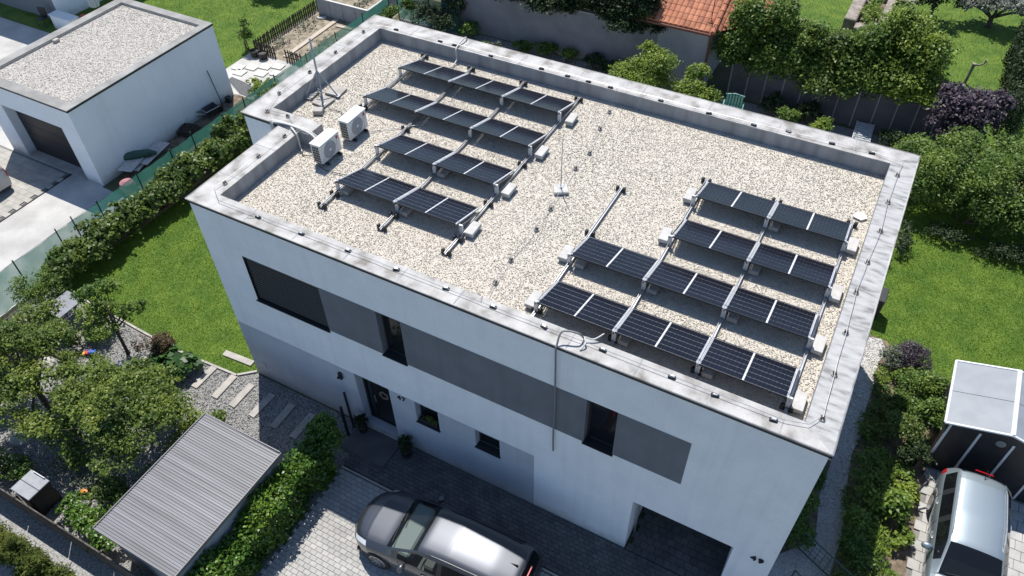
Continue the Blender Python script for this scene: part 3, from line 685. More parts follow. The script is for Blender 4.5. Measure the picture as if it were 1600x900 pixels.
conductor('thin roof wire with grey clips along the far parapet', [(15.6, 9.62, ZW), (14.87, 9.74, ZW), (11.76, 9.6, ZW), (5.19, 9.62, ZW), (-.19, 9.67, ZW), (-1.0, 9.5, ZW)],
          [(x, y, H, 0) for x, y in ((14.87, 9.74), (13.85, 9.70), (12.68, 9.74), (11.76, 9.60), (10.48, 9.6), (9.05, 9.6), (7.48, 9.6), (6.77, 9.6), (6.08, 9.6), (5.19, 9.62), (3.43, 9.6), (2.06, 9.66), (1.52, 9.67), (-.19, 9.67))], holder2_mesh)
conductor('thin roof wire with dark clips along the parapet beside the mast tripod', [(-1.0, 9.5, ZW), (-1.05, 9.04, ZW), (-1.05, 4.86, ZW), (-.75, 3.97, ZW), (-.05, 4.04, ZW), (.5, 3.7, ZW), (.5, 2.2, ZW), (.45, .6, ZW), (.9, .25, ZW), (2.1, .27, ZW)],
          [(-1.05, 9.04, H, 1.57), (-1.05, 7.55, H, 1.57), (-1.02, 6.23, H, 1.57), (-1.06, 4.86, H, 1.57), (-.75, 3.97, H, .8), (-.05, 4.04, H, 0), (.5, 3.24, H, 1.57), (.48, 2.19, H, 1.57), (.5, .9, H, 1.2)], holder_mesh)
ZG = G + .09
conductor('thin wire on clips crossing the open gravel in mid roof', [(7.69, 9.6, ZW), (7.70, 9.45, H), (7.70, 9.3, ZG), (7.74, 8.99, ZG), (7.84, 8.09, ZG), (8.06, 6.89, ZG), (8.01, 6.09, ZG), (8.1, 5.1, ZG), (8.16, 4.28, ZG), (8.2, 3.42, ZG), (8.16, 2.17, ZG), (8.2, 1.35, ZG), (8.3, .7, ZG), (8.35, .52, H), (8.4, .35, ZW)],
          [(x, y, G, 0) for x, y in ((7.74, 8.99), (7.84, 8.09), (8.06, 6.89), (8.01, 6.09), (8.16, 4.28), (8.2, 3.42), (8.16, 2.17), (8.2, 1.35))], holder_mesh)
# ------------------------------------------------------------------ solar panels
PL, PW = 1.818, 1.13; ZH, ZL = G + .42, G + .12; TILT = math.asin((ZH - ZL) / PW); RUN = PW * math.cos(TILT)
frame_me = MB().box(-PL / 2 + .022, PL / 2 - .022, -.011, .011, -.035, .002, .002).mesh('long_frame', BLACK)
endf_me = MB().box(-.011, .011, -PW / 2, PW / 2, -.037, .0035, .003).mesh('end_frame', ALUW)
back_me = MB().box(-PL / 2 + .03, PL / 2 - .03, -PW / 2 + .022, PW / 2 - .022, -.012, -.006).mesh('backsheet', BACKS)
mid_me = MB().box(-.010, .010, -PW / 2 + .022, PW / 2 - .022, -.006, -.001).mesh('centre_strip', mat('panel_white_strip', (.7, .71, .72), None, .3))
SH = (PW - .06) / 6; CL = (PL / 2 - .03 - .02 - .012) / 10
mb = MB(); c_ = .005; gx, gy = .0004, .0040
for k in range(10):
    xa, xb = k * CL + gx, (k + 1) * CL - gx; ya, yb_ = -SH / 2 + gy, SH / 2 - gy
    mb.add([(xa + c_, ya, 0), (xb - c_, ya, 0), (xb, ya + c_, 0), (xb, yb_ - c_, 0), (xb - c_, yb_, 0), (xa + c_, yb_, 0), (xa, yb_ - c_, 0), (xa, ya + c_, 0)], [tuple(range(8))])
string_me = mb.mesh('cell_string', CELL)
clamp_me = MB().box(-.02, .02, -.03, .03, .004, .012, .003).mesh('clamp', ALU)
def panel(x, yh, label):
    r = root('solar_panel', label, 'solar panel', (x + PL / 2, yh + RUN / 2, (ZH + ZL) / 2), 'solar panels on the gravel roof')
    r.rotation_euler = (-TILT + rng.normal(0, .0015), rng.normal(0, .001), rng.normal(0, .001))
    link('long_frame', frame_me, r).location = (0, -PW / 2 + .011, 0); link('long_frame', frame_me, r).location = (0, PW / 2 - .011, 0); link('backsheet', back_me, r); link('centre_strip', mid_me, r)
    for s in (-1, 1):
        e = link('end_frame', endf_me, r); e.location = (s * (PL / 2 - .011), 0, 0)
        c = link('clamp', clamp_me, r); c.location = (s * (PL / 2 - .02), -PW / 2 + .14, 0)
        for j in range(6):
            q = link('cell_string', string_me, r)
            q.location = (-(PL / 2 - .03 - .012) if s < 0 else .02, -PW / 2 + .03 + SH * (j + .5), -.0025)
ROWS = [('farthest row, beyond the fan units', 1.20, 7.75, 3, 'L'), ('long second row beside the fan units', 1.20, 5.93, 3, 'L'), ('short third row by the fan units', 3.0, 4.06, 2, 'L'), ('nearest row of the array by the fan units', 2.95, 2.30, 2, 'L'),
        ('farthest row of the array by the shed side', 11.35, 5.95, 2, 'R'), ('second short row of the array by the shed side', 11.35, 4.27, 2, 'R'), ('long third row of the array by the shed side', 9.48, 2.60, 3, 'R'), ('long row right behind the front parapet', 9.48, .90, 3, 'R')]
for nm, x0, yh, n, sd_ in ROWS:
    for k in range(n):
        wh = ['leftmost', 'middle', 'rightmost'][k] if n == 3 else ['left', 'right'][k]
        panel(x0 + k * 1.832, yh, f'{wh} black solar panel in the {nm}')
foot_me = MB().box(-.13, -.05, -.05, .05, 0, .14, .02).box(.05, .13, -.05, .05, 0, .14, .02).box(-.13, .13, -.05, .05, 0, .03, .01).mesh('foot', BLACKP)
def rail(x, y0, y1, rows, feet, label):
    r = root('mounting_rail', label, 'mounting rail', (x, y0, G), 'aluminium rails carrying the solar panels')
    L_ = y1 - y0; ch = MB(); u = [(-.03, .03), (.03, .03), (.03, .085), (.019, .085), (.019, .05), (-.019, .05), (-.019, .085), (-.03, .085)]
    ch.add([(a, 0, b) for a, b in u] + [(a, L_, b) for a, b in u], [tuple(range(8)), tuple(reversed(range(8, 16)))] + [(i, 8 + i, 8 + (i + 1) % 8, (i + 1) % 8) for i in range(8)])
    ch.build('channel', ALU, r, local=True)
    for yy in feet:
        f = link('foot', foot_me, r); f.location = (0, yy - y0, 0)
    for yh in rows:
        a = yh - y0 + .05
        MB().box(-.05, .05, a, a + .05, .06, .365, .006).build('post', ALUW, r, local=True)
        b = MB(); hw = .013
        pz = lambda t: ZH - G - .045 - (ZH - ZL) * t
        b.add([(-hw, yh - y0 - .02, pz(0) - .03), (hw, yh - y0 - .02, pz(0) - .03), (hw, yh - y0 + RUN, pz(1) - .03), (-hw, yh - y0 + RUN, pz(1) - .03), (-hw, yh - y0 - .02, pz(0)), (hw, yh - y0 - .02, pz(0)), (hw, yh - y0 + RUN, pz(1)), (-hw, yh - y0 + RUN, pz(1))],
              [(0, 3, 2, 1), (4, 5, 6, 7), (0, 1, 5, 4), (1, 2, 6, 5), (2, 3, 7, 6), (3, 0, 4, 7)])
        b.build('tilt_bar', mat('dull_bar', (.10, .10, .105), None, .5, metal=.5), r, local=True)
rail(1.19, 5.75, 9.25, (5.93, 7.75), (5.85, 9.2), 'shortest mounting rail, under the panel ends nearest the mast')
rail(2.93, 1.62, 10 - .72, (2.30, 4.06), (1.68, 2.2, 5.5, 9.2), 'mounting rail with black feet ending below the fan units')
rail(4.79, 1.62, 9.28, (2.30, 4.06, 5.93, 7.75), (1.68, 2.2, 9.2), 'middle mounting rail of the array by the fan units')
rail(6.68, 1.60, 9.25, (2.30, 4.06, 5.93, 7.75), (1.66, 2.2, 3.7, 5.55, 9.15), 'mounting rail with pale ballast blocks beside the open gravel')
rail(9.45, .75, 5.85, (.90, 2.60), (1.0, 3.85, 5.78), 'mounting rail reaching out over bare gravel in mid roof')
rail(11.30, .75, 7.2, (.90, 2.60, 4.27, 5.95), (1.0, 7.12), 'mounting rail between first and second panels behind the front parapet')
rail(13.15, .75, 7.2, (.90, 2.60, 4.27, 5.95), (1.0, 7.12), 'mounting rail with middle posts between second and third front panels')
rail(15.0, .72, 7.2, (.90, 2.60, 4.27, 5.95), (.95, 7.12), 'mounting rail nearest the streaked parapet')
BL = [(6.86, 2.62, 'nearest row by the fan units'), (6.92, 4.37, 'short third row by the fan units'), (6.93, 6.23, 'second row by the fan units'), (6.97, 8.04, 'farthest row by the mast'),
      (11.13, 6.30, 'farthest row on the shed side, its mid-roof end'), (11.11, 4.58, 'second row on the shed side, its mid-roof end'), (9.26, 2.90, 'third row on the shed side, its mid-roof end'), (9.27, 1.20, 'front parapet row, its mid-roof end'),
      (15.17, 6.26, 'farthest row beside the streaked parapet'), (15.17, 4.50, 'second row beside the streaked parapet'), (15.18, 2.82, 'third row beside the streaked parapet'), (15.18, 1.16, 'front parapet row beside the streaked parapet')]
for x, y, nm in BL:
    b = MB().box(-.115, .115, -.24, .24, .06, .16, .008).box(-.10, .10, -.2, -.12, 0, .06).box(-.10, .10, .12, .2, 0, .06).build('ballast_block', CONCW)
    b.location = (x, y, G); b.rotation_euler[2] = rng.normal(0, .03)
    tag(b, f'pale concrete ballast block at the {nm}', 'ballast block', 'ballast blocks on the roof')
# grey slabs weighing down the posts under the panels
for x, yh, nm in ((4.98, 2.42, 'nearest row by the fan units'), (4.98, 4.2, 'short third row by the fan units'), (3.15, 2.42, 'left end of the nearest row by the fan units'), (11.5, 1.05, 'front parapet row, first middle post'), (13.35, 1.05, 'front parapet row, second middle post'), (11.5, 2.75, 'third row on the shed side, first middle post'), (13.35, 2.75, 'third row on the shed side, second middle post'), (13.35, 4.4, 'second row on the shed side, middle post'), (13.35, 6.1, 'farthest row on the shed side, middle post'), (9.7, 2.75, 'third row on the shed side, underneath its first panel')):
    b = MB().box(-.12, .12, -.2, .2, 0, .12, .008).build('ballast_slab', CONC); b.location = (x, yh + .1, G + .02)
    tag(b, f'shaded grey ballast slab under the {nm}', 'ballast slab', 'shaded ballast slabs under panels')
# inverter lead of the array, over the gravel
def cable(name, label, pts, r, M, cat='cable', n=6, sub=6):
    P = [Vector(p) for p in pts]; out = []
    for i in range(len(P) - 1):
        p0, p1, p2, p3 = P[max(i - 1, 0)], P[i], P[i + 1], P[min(i + 2, len(P) - 1)]
        for k in range(sub):
            t = k / sub; out.append(.5 * ((2 * p1) + (p2 - p0) * t + (2 * p0 - 5 * p1 + 4 * p2 - p3) * t * t + (3 * p1 - p0 - 3 * p2 + p3) * t ** 3))
    out.append(P[-1])
    return tag(MB().tube(out, r, n).build(name, M, smooth=True), label, cat)
cable('power_cable', 'black cable from the nearer fan unit to the solar panels', [(1.75, 3.0, G + .03), (2.1, 2.95, G + .02), (2.6, 3.0, G + .03), (3.1, 3.1, G + .05)], .012, DWIRE)
cable('power_cable', 'dark cable curling on gravel beside the grey concrete block', [(.3, 5.35, G + .02), (.7, 5.4, G + .02), (.95, 5.15, G + .02), (1.3, 5.0, G + .03), (1.6, 4.7, G + .05)], .013, DWIRE)
cable('power_cable', 'dark cable from the parapet stub to the nearer fan unit', [(.85, 3.45, G + .02), (1.05, 3.2, G + .02), (1.3, 3.3, G + .02), (1.55, 3.2, G + .1), (1.6, 3.15, G + .25)], .013, DWIRE)
cable('power_cable', 'pale cable lying from the farther fan unit under the panels', [(2.0, 4.9, G + .03), (2.3, 5.2, G + .02), (2.7, 5.5, G + .03), (3.2, 5.9, G + .05)], .012, WIRE)
for k in range(3):
    cable('refrigerant_pipe', ['upper white insulated pipe crossing the parapet stub', 'middle white insulated pipe crossing the parapet stub', 'lower white insulated pipe crossing the parapet stub'][k],
          [(-.32 + .05 * k, 3.60 - .02 * k, H - .35), (-.30 + .05 * k, 3.60 - .02 * k, H + .02), (-.2 + .05 * k, 3.68 - .03 * k, H + .06), (.4, 3.72 - .05 * k, H + .06 + .03 * k), (.9 + .1 * k, 3.74 - .06 * k, H + .04), (1.25 + .1 * k, 3.75 - .12 * k, G + .3), (1.5, 3.72 - .1 * k, G + .25)], .026, PIPEW)
cable('refrigerant_pipe', 'white pipe hanging down the inside of the parapet stub', [(.45, 3.6, H + .08), (.72, 3.45, H + .07), (.80, 3.42, H - .1), (.80, 3.42, G + .05), (.95, 3.3, G + .03)], .026, PIPEW)
cable('down_cable', 'grey conduit hanging down the front facade from the parapet', [(10.85, .42, H + .02), (10.75, .3, H + .26), (10.45, .18, H + .28), (10.43, -.02, H + .05), (10.43, -.06, H - .1), (10.43, -.03, 6.2), (10.44, -.02, 5.0), (10.43, -.02, 4.0), (10.45, -.03, 3.25)], .022, mat('grey_conduit', (.22, .22, .22), None, .6))
cable('roof_pipe', 'bent pale pipe stub on the front parapet', [(10.9, .1, H + .02), (10.95, .25, H + .1), (10.88, .38, H + .12), (11.05, .45, H + .08), (11.2, .62, H + .16)], .018, PIPEW)
cable('roof_pipe', 'pair of pale pipes coming over the far parapet behind the panels', [(2.2, 10.2, H - .2), (2.22, 10.12, H + .1), (2.2, 9.7, H + .06), (2.24, 9.46, H - .02), (2.28, 9.4, G + .1), (2.3, 9.0, G + .04)], .024, PIPEW)

# ------------------------------------------------------------------ fan units
GRILLE = mat('fan_grille', (.42, .43, .44), None, .6)
ACW = mat('unit_enamel', (.74, .74, .72), (.66, .66, .64), .45, 6)
def fan_unit(x0, y0, label):
    r = root('fan_unit', label, 'air conditioner', (x0, y0, G), 'air conditioning fan units on the roof')
    b = MB().box(0, .34, 0, .82, .08, .66, .02); body = b.build('casing', ACW, r, local=True)
    MB().box(-.012, .352, -.012, .832, .66, .685, .01).build('top_cover', ACW, r, local=True)
    # round fan opening on the wide face
    fan = MB().lathe([(.245, .342), (.245, .352), (.225, .354)], (0, .36, .37), 28, axis='x').build('fan_ring', GRILLE, r, local=True)
    g = MB()
    for rr in (.06, .10, .14, .18, .215):
        g.tube([(.357, .36 + rr * math.cos(t * math.pi / 12), .37 + rr * math.sin(t * math.pi / 12)) for t in range(25)], .004, 4)
    for a in range(12):
        g.tube([(.357, .36 + .03 * math.cos(a * math.pi / 6), .37 + .03 * math.sin(a * math.pi / 6)), (.357, .36 + .24 * math.cos(a * math.pi / 6), .37 + .24 * math.sin(a * math.pi / 6))], .004, 4)
    g.build('grille', WIRE, fan, local=True)
    MB().lathe([(.05, .355), (.045, .363)], (0, .36, .37), 14, axis='x').build('hub', ACW, fan, local=True)
    # red round mark on the wide face
    MB().lathe([(.045, .3405), (.045, .346)], (0, .70, .56), 16, axis='x').build('red_mark', mat('red_mark', (.45, .02, .05), None, .5), r, local=True)
    # dark louvre holes on the narrow side
    for i in range(4):
        for j in range(6):
            MB().box(.06 + i * .058, .105 + i * .058, -.006, .0, .13 + j * .083, .195 + j * .083).build('louvre', BLACKP, r, local=True)
    for yy in (.12, .64): MB().box(-.06, .42, yy, yy + .07, 0, .08, .015).build('foot', BLACKP, r, local=True)
    MB().box(.342, .35, .0 + .66, .80, .1, .5, .003).build('service_panel', ACW, r, local=True)
    return r
fan_unit(1.58, 3.04, 'white fan unit nearer the front parapet')
fan_unit(1.58, 4.28, 'white fan unit farther back, beside the second panel row')

# ------------------------------------------------------------------ mast on a tripod with slabs
GALV = mat('galvanised_steel', (.42, .44, .46), (.34, .36, .38), .4, 10, metal=.6)
mc = Vector((-.42, 5.92, G))
ms = root('antenna_mast', 'grey steel mast on braced tripod standing on three slabs', 'mast', mc)
MB().tube([mc + Vector((0, 0, .05)), mc + Vector((0, 0, 1.85))], .03, 10).build('pole', GALV, ms, smooth=True)
feet3 = [Vector((-.72, 5.52, G + .06)), Vector((.02, 5.46, G + .06)), Vector((.12, 6.02, G + .06)), Vector((-.9, 6.15, G + .06))]
for i, f in enumerate(feet3):
    MB().tube([f, mc + Vector((0, 0, .82))], .02, 8).build('leg', GALV, ms)
    MB().tube([f, mc + Vector((0, 0, .12))], .014, 6).build('brace', GALV, ms)
    MB().box(f.x - .06, f.x + .06, f.y - .06, f.y + .06, f.z - .004, f.z + .01).build('foot_plate', GALV, ms)
for x, y, a, lb in ((-.78, 5.72, .12, 'pale square slab under the mast leg nearest the parapet'), (-.12, 5.62, -.05, 'pale square slab under the mast leg facing the concrete block'), (-.12, 6.24, .08, 'pale square slab under the mast leg facing the panels')):
    s_ = MB().box(-.25, .25, -.25, .25, 0, .05, .006).build('paving_slab', CONC); s_.location = (x, y, G + .005); s_.rotation_euler[2] = a
    tag(s_, lb, 'slab', 'slabs under the mast')
b = MB().box(-.14, .14, -.12, .12, 0, .14, .012).build('concrete_block', CONC); b.location = (.12, 5.08, G); b.rotation_euler[2] = .5
tag(b, 'small grey concrete block on gravel beside the mast', 'concrete block')
ar = root('air_terminal', 'tall thin lightning rod on square pale concrete base in mid roof', 'lightning rod', (8.06, 5.08, G))
MB().box(-.19, .19, -.19, .19, 0, .09, .02).build('base', CONCW, ar, local=True).rotation_euler[2] = .55
MB().tube([(0, 0, .09), (0, 0, 1.0), (.01, .01, 1.75)], [.014, .011, .006], 8).build('rod', WIRE, ar, local=True)
MB().lathe([(.035, .09), (.03, .13)], n=10).build('socket', ALU, ar, local=True)
# a pale patch of membrane scrap on the gravel
s_ = MB().prism([(-.16, -.1), (.05, -.16), (.18, -.02), (.1, .12), (-.1, .14)], 0, .035).build('white_stone', mat('white_stone', (.75, .74, .71), None, .8)); s_.location = (15.12, 7.55, G + .01)
tag(s_, 'flat bright white stone on gravel beside the streaked parapet', 'stone')
# ------------------------------------------------------------------ garage of the neighbour
GX0, GX1, GY0, GY1, GH = -17.7, -12.06, 4.46, 12.15, 3.57
ga = root('garage', 'white flat roofed garage with dark door and pale gravel roof', 'garage', (-15, 4.5, 0))
OX0, OX1, OZ = -16.64, -13.05, 2.50
mb = wall_holes(GX0 + .03, GX1 - .03, 0, GH - .06, [(OX0, OX1, 0, OZ)], lambda u, d, z: (u, GY0 + .03 + d, z), 0)
mb.add([(GX1 - .03, GY0 + .03, 0), (GX1 - .03, GY1 - .03, 0), (GX1 - .03, GY1 - .03, GH - .06), (GX1 - .03, GY0 + .03, GH - .06)], [(0, 1, 2, 3)])
mb.add([(GX0 + .03, GY0 + .03, 0), (GX0 + .03, GY1 - .03, 0), (GX0 + .03, GY1 - .03, GH - .06), (GX0 + .03, GY0 + .03, GH - .06)], [(3, 2, 1, 0)])
mb.add([(GX0 + .03, GY1 - .03, 0), (GX1 - .03, GY1 - .03, 0), (GX1 - .03, GY1 - .03, GH - .06), (GX0 + .03, GY1 - .03, GH - .06)], [(3, 2, 1, 0)])
y1 = GY0 + .42
for a in ([(OX0, GY0 + .03, 0), (OX0, y1, 0), (OX0, y1, OZ), (OX0, GY0 + .03, OZ)], [(OX1, GY0 + .03, 0), (OX1, GY0 + .03, OZ), (OX1, y1, OZ), (OX1, y1, 0)], [(OX0, GY0 + .03, OZ), (OX0, y1, OZ), (OX1, y1, OZ), (OX1, GY0 + .03, OZ)]):
    mb.add(a, [(0, 1, 2, 3)])
mb.build('wall', WHITE2, ga)
gd = MB().box(OX0, OX1, y1, y1 + .05, 0.02, OZ).build('door', mat('garage_door', (.022, .02, .024), None, .5), ga)
for k in range(5): MB().box(OX0 + .01, OX1 - .01, y1 - .014, y1 - .001, .04 + k * .49, .04 + k * .49 + .475, .006).build('door_panel', mat('garage_door', (.03, .03, .03)), gd)
MB().box(OX0 - .0, OX1, GY0 - .02, y1 + .0, 0, .05, .01).build('threshold', CONC, ga)
for a, b in (([(GX0, GY0), (GX1, GY0), (GX1 - .38, GY0 + .46), (GX0 + .46, GY0 + .46)], 0), ([(GX1, GY0), (GX1, GY1), (GX1 - .38, GY1 - .38), (GX1 - .38, GY0 + .46)], 0), ([(GX1, GY1), (GX0, GY1), (GX0 + .46, GY1 - .38), (GX1 - .38, GY1 - .38)], 0), ([(GX0, GY1), (GX0, GY0), (GX0 + .46, GY0 + .46), (GX0 + .46, GY1 - .38)], 0)):
    MB().prism(a, GH - .03, GH).build('coping', mat('garage_coping', (.33, .325, .31), (.22, .215, .205), .85, 1.4, .2, 25, fine=.12), ga)
inn = [(GX0 + .46, GY0 + .46), (GX1 - .38, GY0 + .46), (GX1 - .38, GY1 - .38), (GX0 + .46, GY1 - .38)]
mb = MB(); mb.add([(x, y, GH - .12) for x, y in inn], [(0, 1, 2, 3)])
for i in range(4):
    a, b = inn[i], inn[(i + 1) % 4]; mb.add([(a[0], a[1], GH - .12), (b[0], b[1], GH - .12), (b[0], b[1], GH - .03), (a[0], a[1], GH - .03)], [(3, 2, 1, 0)])
mb.build('roof_bed', mat('garage_gravel_bed', (.34, .32, .29), (.58, .55, .51), .95, 20, .8, 40), ga)
stones('roof_gravel', [inn], GH - .115, 400, .022, .052, PALEGRAV, ga)
fa = MB()
for i, (a, b) in enumerate((((GX0, GY0), (GX1, GY0)), ((GX1, GY0), (GX1, GY1)), ((GX1, GY1), (GX0, GY1)), ((GX0, GY1), (GX0, GY0)))):
    dx, dy = b[0] - a[0], b[1] - a[1]; L_ = math.hypot(dx, dy); nx_, ny_ = -dy / L_ * .028, dx / L_ * .028
    fa.prism([a, b, (b[0] + nx_, b[1] + ny_), (a[0] + nx_, a[1] + ny_)], GH - .10, GH - .031)
fa.build('edge_profile', BLACK, ga)
MB().box(-17.15, -16.95, 7.9, 8.15, GH - .12, GH + .02, .02).build('roof_drain', CONC, ga)
# things along the garage side
slab('mulch_strip', 'narrow dark planting strip along the garage side wall', 'planting strip', -12.0, -11.3, 5.3, 12.2, .01, .05, SOIL)
for k, (x, y, a) in enumerate(((-11.75, 6.3, .25), (-11.62, 6.75, .2), (-11.8, 6.0, .3))):
    b = root('corrugated_sheet', ['middle pale corrugated roofing sheet of the pile by the garage', 'uppermost pale corrugated roofing sheet of the pile by the garage', 'lowest pale corrugated roofing sheet of the pile by the garage'][k], 'roofing sheet', (x, y, .28 + .07 * k), 'roofing sheets by the garage', a)
    mb = MB(); n = 12
    for i in range(n):
        x0 = -.32 + i * .055; z0 = .02 * (i % 2); z1 = .02 * ((i + 1) % 2)
        mb.add([(x0, -.8, z0), (x0 + .055, -.8, z1), (x0 + .055, .8, z1), (x0, .8, z0), (x0, -.8, z0 - .006), (x0 + .055, -.8, z1 - .006), (x0 + .055, .8, z1 - .006), (x0, .8, z0 - .006)], [(0, 1, 2, 3), (7, 6, 5, 4), (0, 4, 5, 1), (2, 6, 7, 3)])
    mb.build('sheet', mat('pale_sheet', (.62, .58, .55), (.5, .46, .43), .6, 6), b, local=True)
b = root('green_crate', 'dark green tarpaulin bundle lying over the roofing sheets', 'tarpaulin', (-11.85, 6.2, .45), None, -.75)
MB().tube([(-.1, -.75, .02), (0, -.4, .06), (.03, 0, .09), (0, .5, .05), (.05, .8, .02)], [.10, .17, .19, .17, .06], 8).build('bundle', mat('green_tarp', (.02, .07, .055), (.035, .10, .075), .5, 9), b, smooth=True, local=True)
b = root('trellis_pile', 'brown slatted wooden pallet lying by the garage wall', 'pallet', (-11.7, 8.9, .06), None, .1)
for i in range(7): MB().box(-.35, .35, -.42 + i * .125, -.34 + i * .125, .09, .115, .004).build('slat', WOODD, b, local=True)
for i in range(3): MB().box(-.33 + i * .29, -.25 + i * .29, -.42, .42, 0, .09, .004).build('bearer', WOODD, b, local=True)
b = root('pallet', 'brown slatted wooden pallet leaning on its pile by the garage wall', 'pallet', (-11.75, 8.85, .18), None, .3)
for i in range(6): MB().box(-.3, .3, -.36 + i * .125, -.29 + i * .125, .09, .115, .004).build('slat', WOODD, b, local=True)
for i in range(3): MB().box(-.28 + i * .25, -.21 + i * .25, -.36, .36, 0, .09, .004).build('bearer', WOODD, b, local=True)
b = root('wheelbarrow', 'dark wheelbarrow with pale rim beside the garage wall', 'wheelbarrow', (-11.72, 10.3, 0), None, 1.3)
MB().add([(-.3, -.25, .45), (.35, -.28, .5), (.35, .28, .5), (-.3, .25, .45), (-.2, -.15, .22), (.2, -.17, .22), (.2, .17, .22), (-.2, .15, .22)], [(4, 5, 6, 7), (0, 1, 5, 4), (1, 2, 6, 5), (2, 3, 7, 6), (3, 0, 4, 7)]).build('tray', mat('barrow_tray', (.05, .045, .05), None, .5), b, local=True)
MB().tube([(-.3, -.25, .46), (.35, -.28, .51), (.35, .28, .51), (-.3, .25, .46), (-.3, -.25, .46)], .016, 6).build('rim', ALUW, b, local=True)
MB().lathe([(.12, -.03), (.16, -.02), (.16, .02), (.12, .03)], (.45, 0, .16), 14, axis='y').build('wheel', BLACKP, b, local=True)
for s in (-1, 1): MB().tube([(.45, s * .06, .16), (-.1, s * .2, .2), (-.75, s * .26, .5)], .018, 6).build('handle', BLACK, b, local=True)
for k, (x, y, c, lb) in enumerate(((-11.75, 10.75, (.16, .03, .035), 'dark red watering can by the garage wall'), (-11.85, 11.55, (.03, .03, .035), 'black plant pot at the far end of the garage wall'))):
    b = root('watering_can' if k == 0 else 'plant_pot', lb, 'watering can' if k == 0 else 'pot', (x, y, 0))
    M = mat('pot_%d' % k, c, None, .5)
    MB().lathe([(.10, 0), (.14, .02), (.15, .28), (.12, .3), (.10, .27)], n=14).build('body', M, b, local=True)
    if k == 0: MB().tube([(.12, 0, .1), (.3, .02, .35), (.36, .02, .36)], [.03, .018, .03], 8).build('spout', M, b, local=True)
cable('garden_pole', 'thin black pole leaning against the garage side wall', [(-11.86, 11.15, 0.02), (-11.95, 11.12, .9), (-12.01, 11.05, 1.85)], .022, BLACK, 'pole', sub=2)
# red and beige toy pram behind the fence
b = root('doll_pram', 'pink and beige toy pram seen through the green fence net', 'toy pram', (-10.6, 4.6, 0), None, .6)
MB().lathe([(.05, .2), (.22, .26), (.3, .45), (.3, .5)], n=14).build('basket', mat('beige_fabric', (.42, .33, .26), None, .9), b, local=True)
MB().lathe([(.31, .5), (.26, .66), (.12, .75), (.01, .77)], n=14).build('hood', mat('pink_fabric', (.38, .17, .19), None, .9), b, local=True)
for s in (-1, 1):
    for t in (-1, 1): MB().lathe([(.06, -.02), (.09, 0), (.06, .02)], (s * .2, t * .2, .09), 12, axis='y').build('wheel', BLACKP, b, local=True)
# paving strip in front of the garage door
s_ = sheet('garage_forecourt', [(-24, .5), (-14.0, .5), (-14.0, 4.4), (-24, 4.4)], .014, JOINT)
fp = MB(); k = 0; y = .65
while y < 4.4:
    x = -19.5 + (.2 if k % 2 else 0)
    while x < -14.1: fp.box(x - .198, x + .198, y - .123, y + .123, .016, .05, .004); x += .4
    y += .25; k += 1
fp.build('paver_field', mat('forecourt_paver', (.33, .32, .29), (.43, .41, .37), .9, 3, .2, 40, island=.08), s_, kind='stuff', local=True)
MB().box(-13.99, -13.88, .3, 4.4, .012, .035).build('drain_channel', BLACK, s_, local=True)

# ------------------------------------------------------------------ house and terrace top left
nh = root('white_house', 'shaded white house wall behind the garage at the picture corner', 'house', (-30, 14, 0))
MB().box(-44, -25.5, 13.4, 24, 0, 6.5).build('wall', WHITE2, nh)
MB().box(-44, -25.5, 13.36, 13.395, 0, 1.4).build('plinth', mat('grey_plinth', (.22, .23, .25), None, .9), nh)
MB().box(-27.25, -27.0, 13.2, 13.39, 2.6, 2.85, .02).build('wall_lamp', BLACK, nh)
b = root('terrace_box', 'bright white low storage box beside the house corner', 'box', (-24.8, 13.3, 0))
MB().box(-25.2, -23.6, 12.75, 13.25, 0, .75, .02).build('body', WHITE2, b); MB().box(-25.25, -23.55, 12.7, 13.3, .75, .80, .015).build('lid', mat('bright_lid', (.8, .8, .78), None, .5), b)
b = root('garden_chair', 'black garden chair in front of the shaded white wall', 'chair', (-25.9, 12.7, 0), None, .3)
MB().box(-.22, .22, -.22, .22, .42, .46, .01).build('seat', BLACK, b, local=True); MB().box(-.22, .22, .2, .24, .46, .95, .01).build('backrest', BLACK, b, local=True)
for sx in (-.2, .2):
    for sy in (-.2, .2): MB().tube([(sx, sy, 0), (sx, sy, .43)], .015, 6).build('leg', BLACK, b, local=True)
b = root('garden_parasol', 'closed pale grey parasol on a black stand beside the lawn', 'parasol', (-23.4, 14.3, 0))
MB().tube([(0, 0, 0), (0, 0, 2.6)], .04, 8).build('pole', BLACK, b, local=True); MB().box(-.35, .35, -.35, .35, 0, .08, .02).build('base', BLACK, b, local=True)
mb = MB(); n = 16
pr = [(.05, 2.6), (.11, 2.3), (.2, 1.7), (.24, 1.2), (.2, .95)]
vs = []
for r_, z in pr:
    for k in range(n): q = r_ * (1 + .22 * (1 if k % 2 else -1)); vs.append((q * math.cos(2 * math.pi * k / n), q * math.sin(2 * math.pi * k / n), z))
mb.add(vs, [(i * n + k, i * n + (k + 1) % n, (i + 1) * n + (k + 1) % n, (i + 1) * n + k) for i in range(len(pr) - 1) for k in range(n)])
mb.build('folded_cover', mat('parasol_cloth', (.55, .57, .60), None, .9), b, local=True)
b = root('red_toy_car', 'red child ride-on toy standing on the lawn edge', 'toy', (-23.75, 13.75, 0), None, .5)
MB().box(-.35, .35, -.2, .2, .12, .42, .08).box(-.3, .05, -.17, .17, .42, .62, .07).build('body', mat('red_plastic', (.55, .02, .02), None, .4), b, local=True)
for sx in (-.24, .24):
    for sy in (-.2, .2): MB().lathe([(.06, -.04), (.1, -.03), (.1, .03), (.06, .04)], (sx, sy, .1), 12, axis='y').build('wheel', BLACKP, b, local=True)

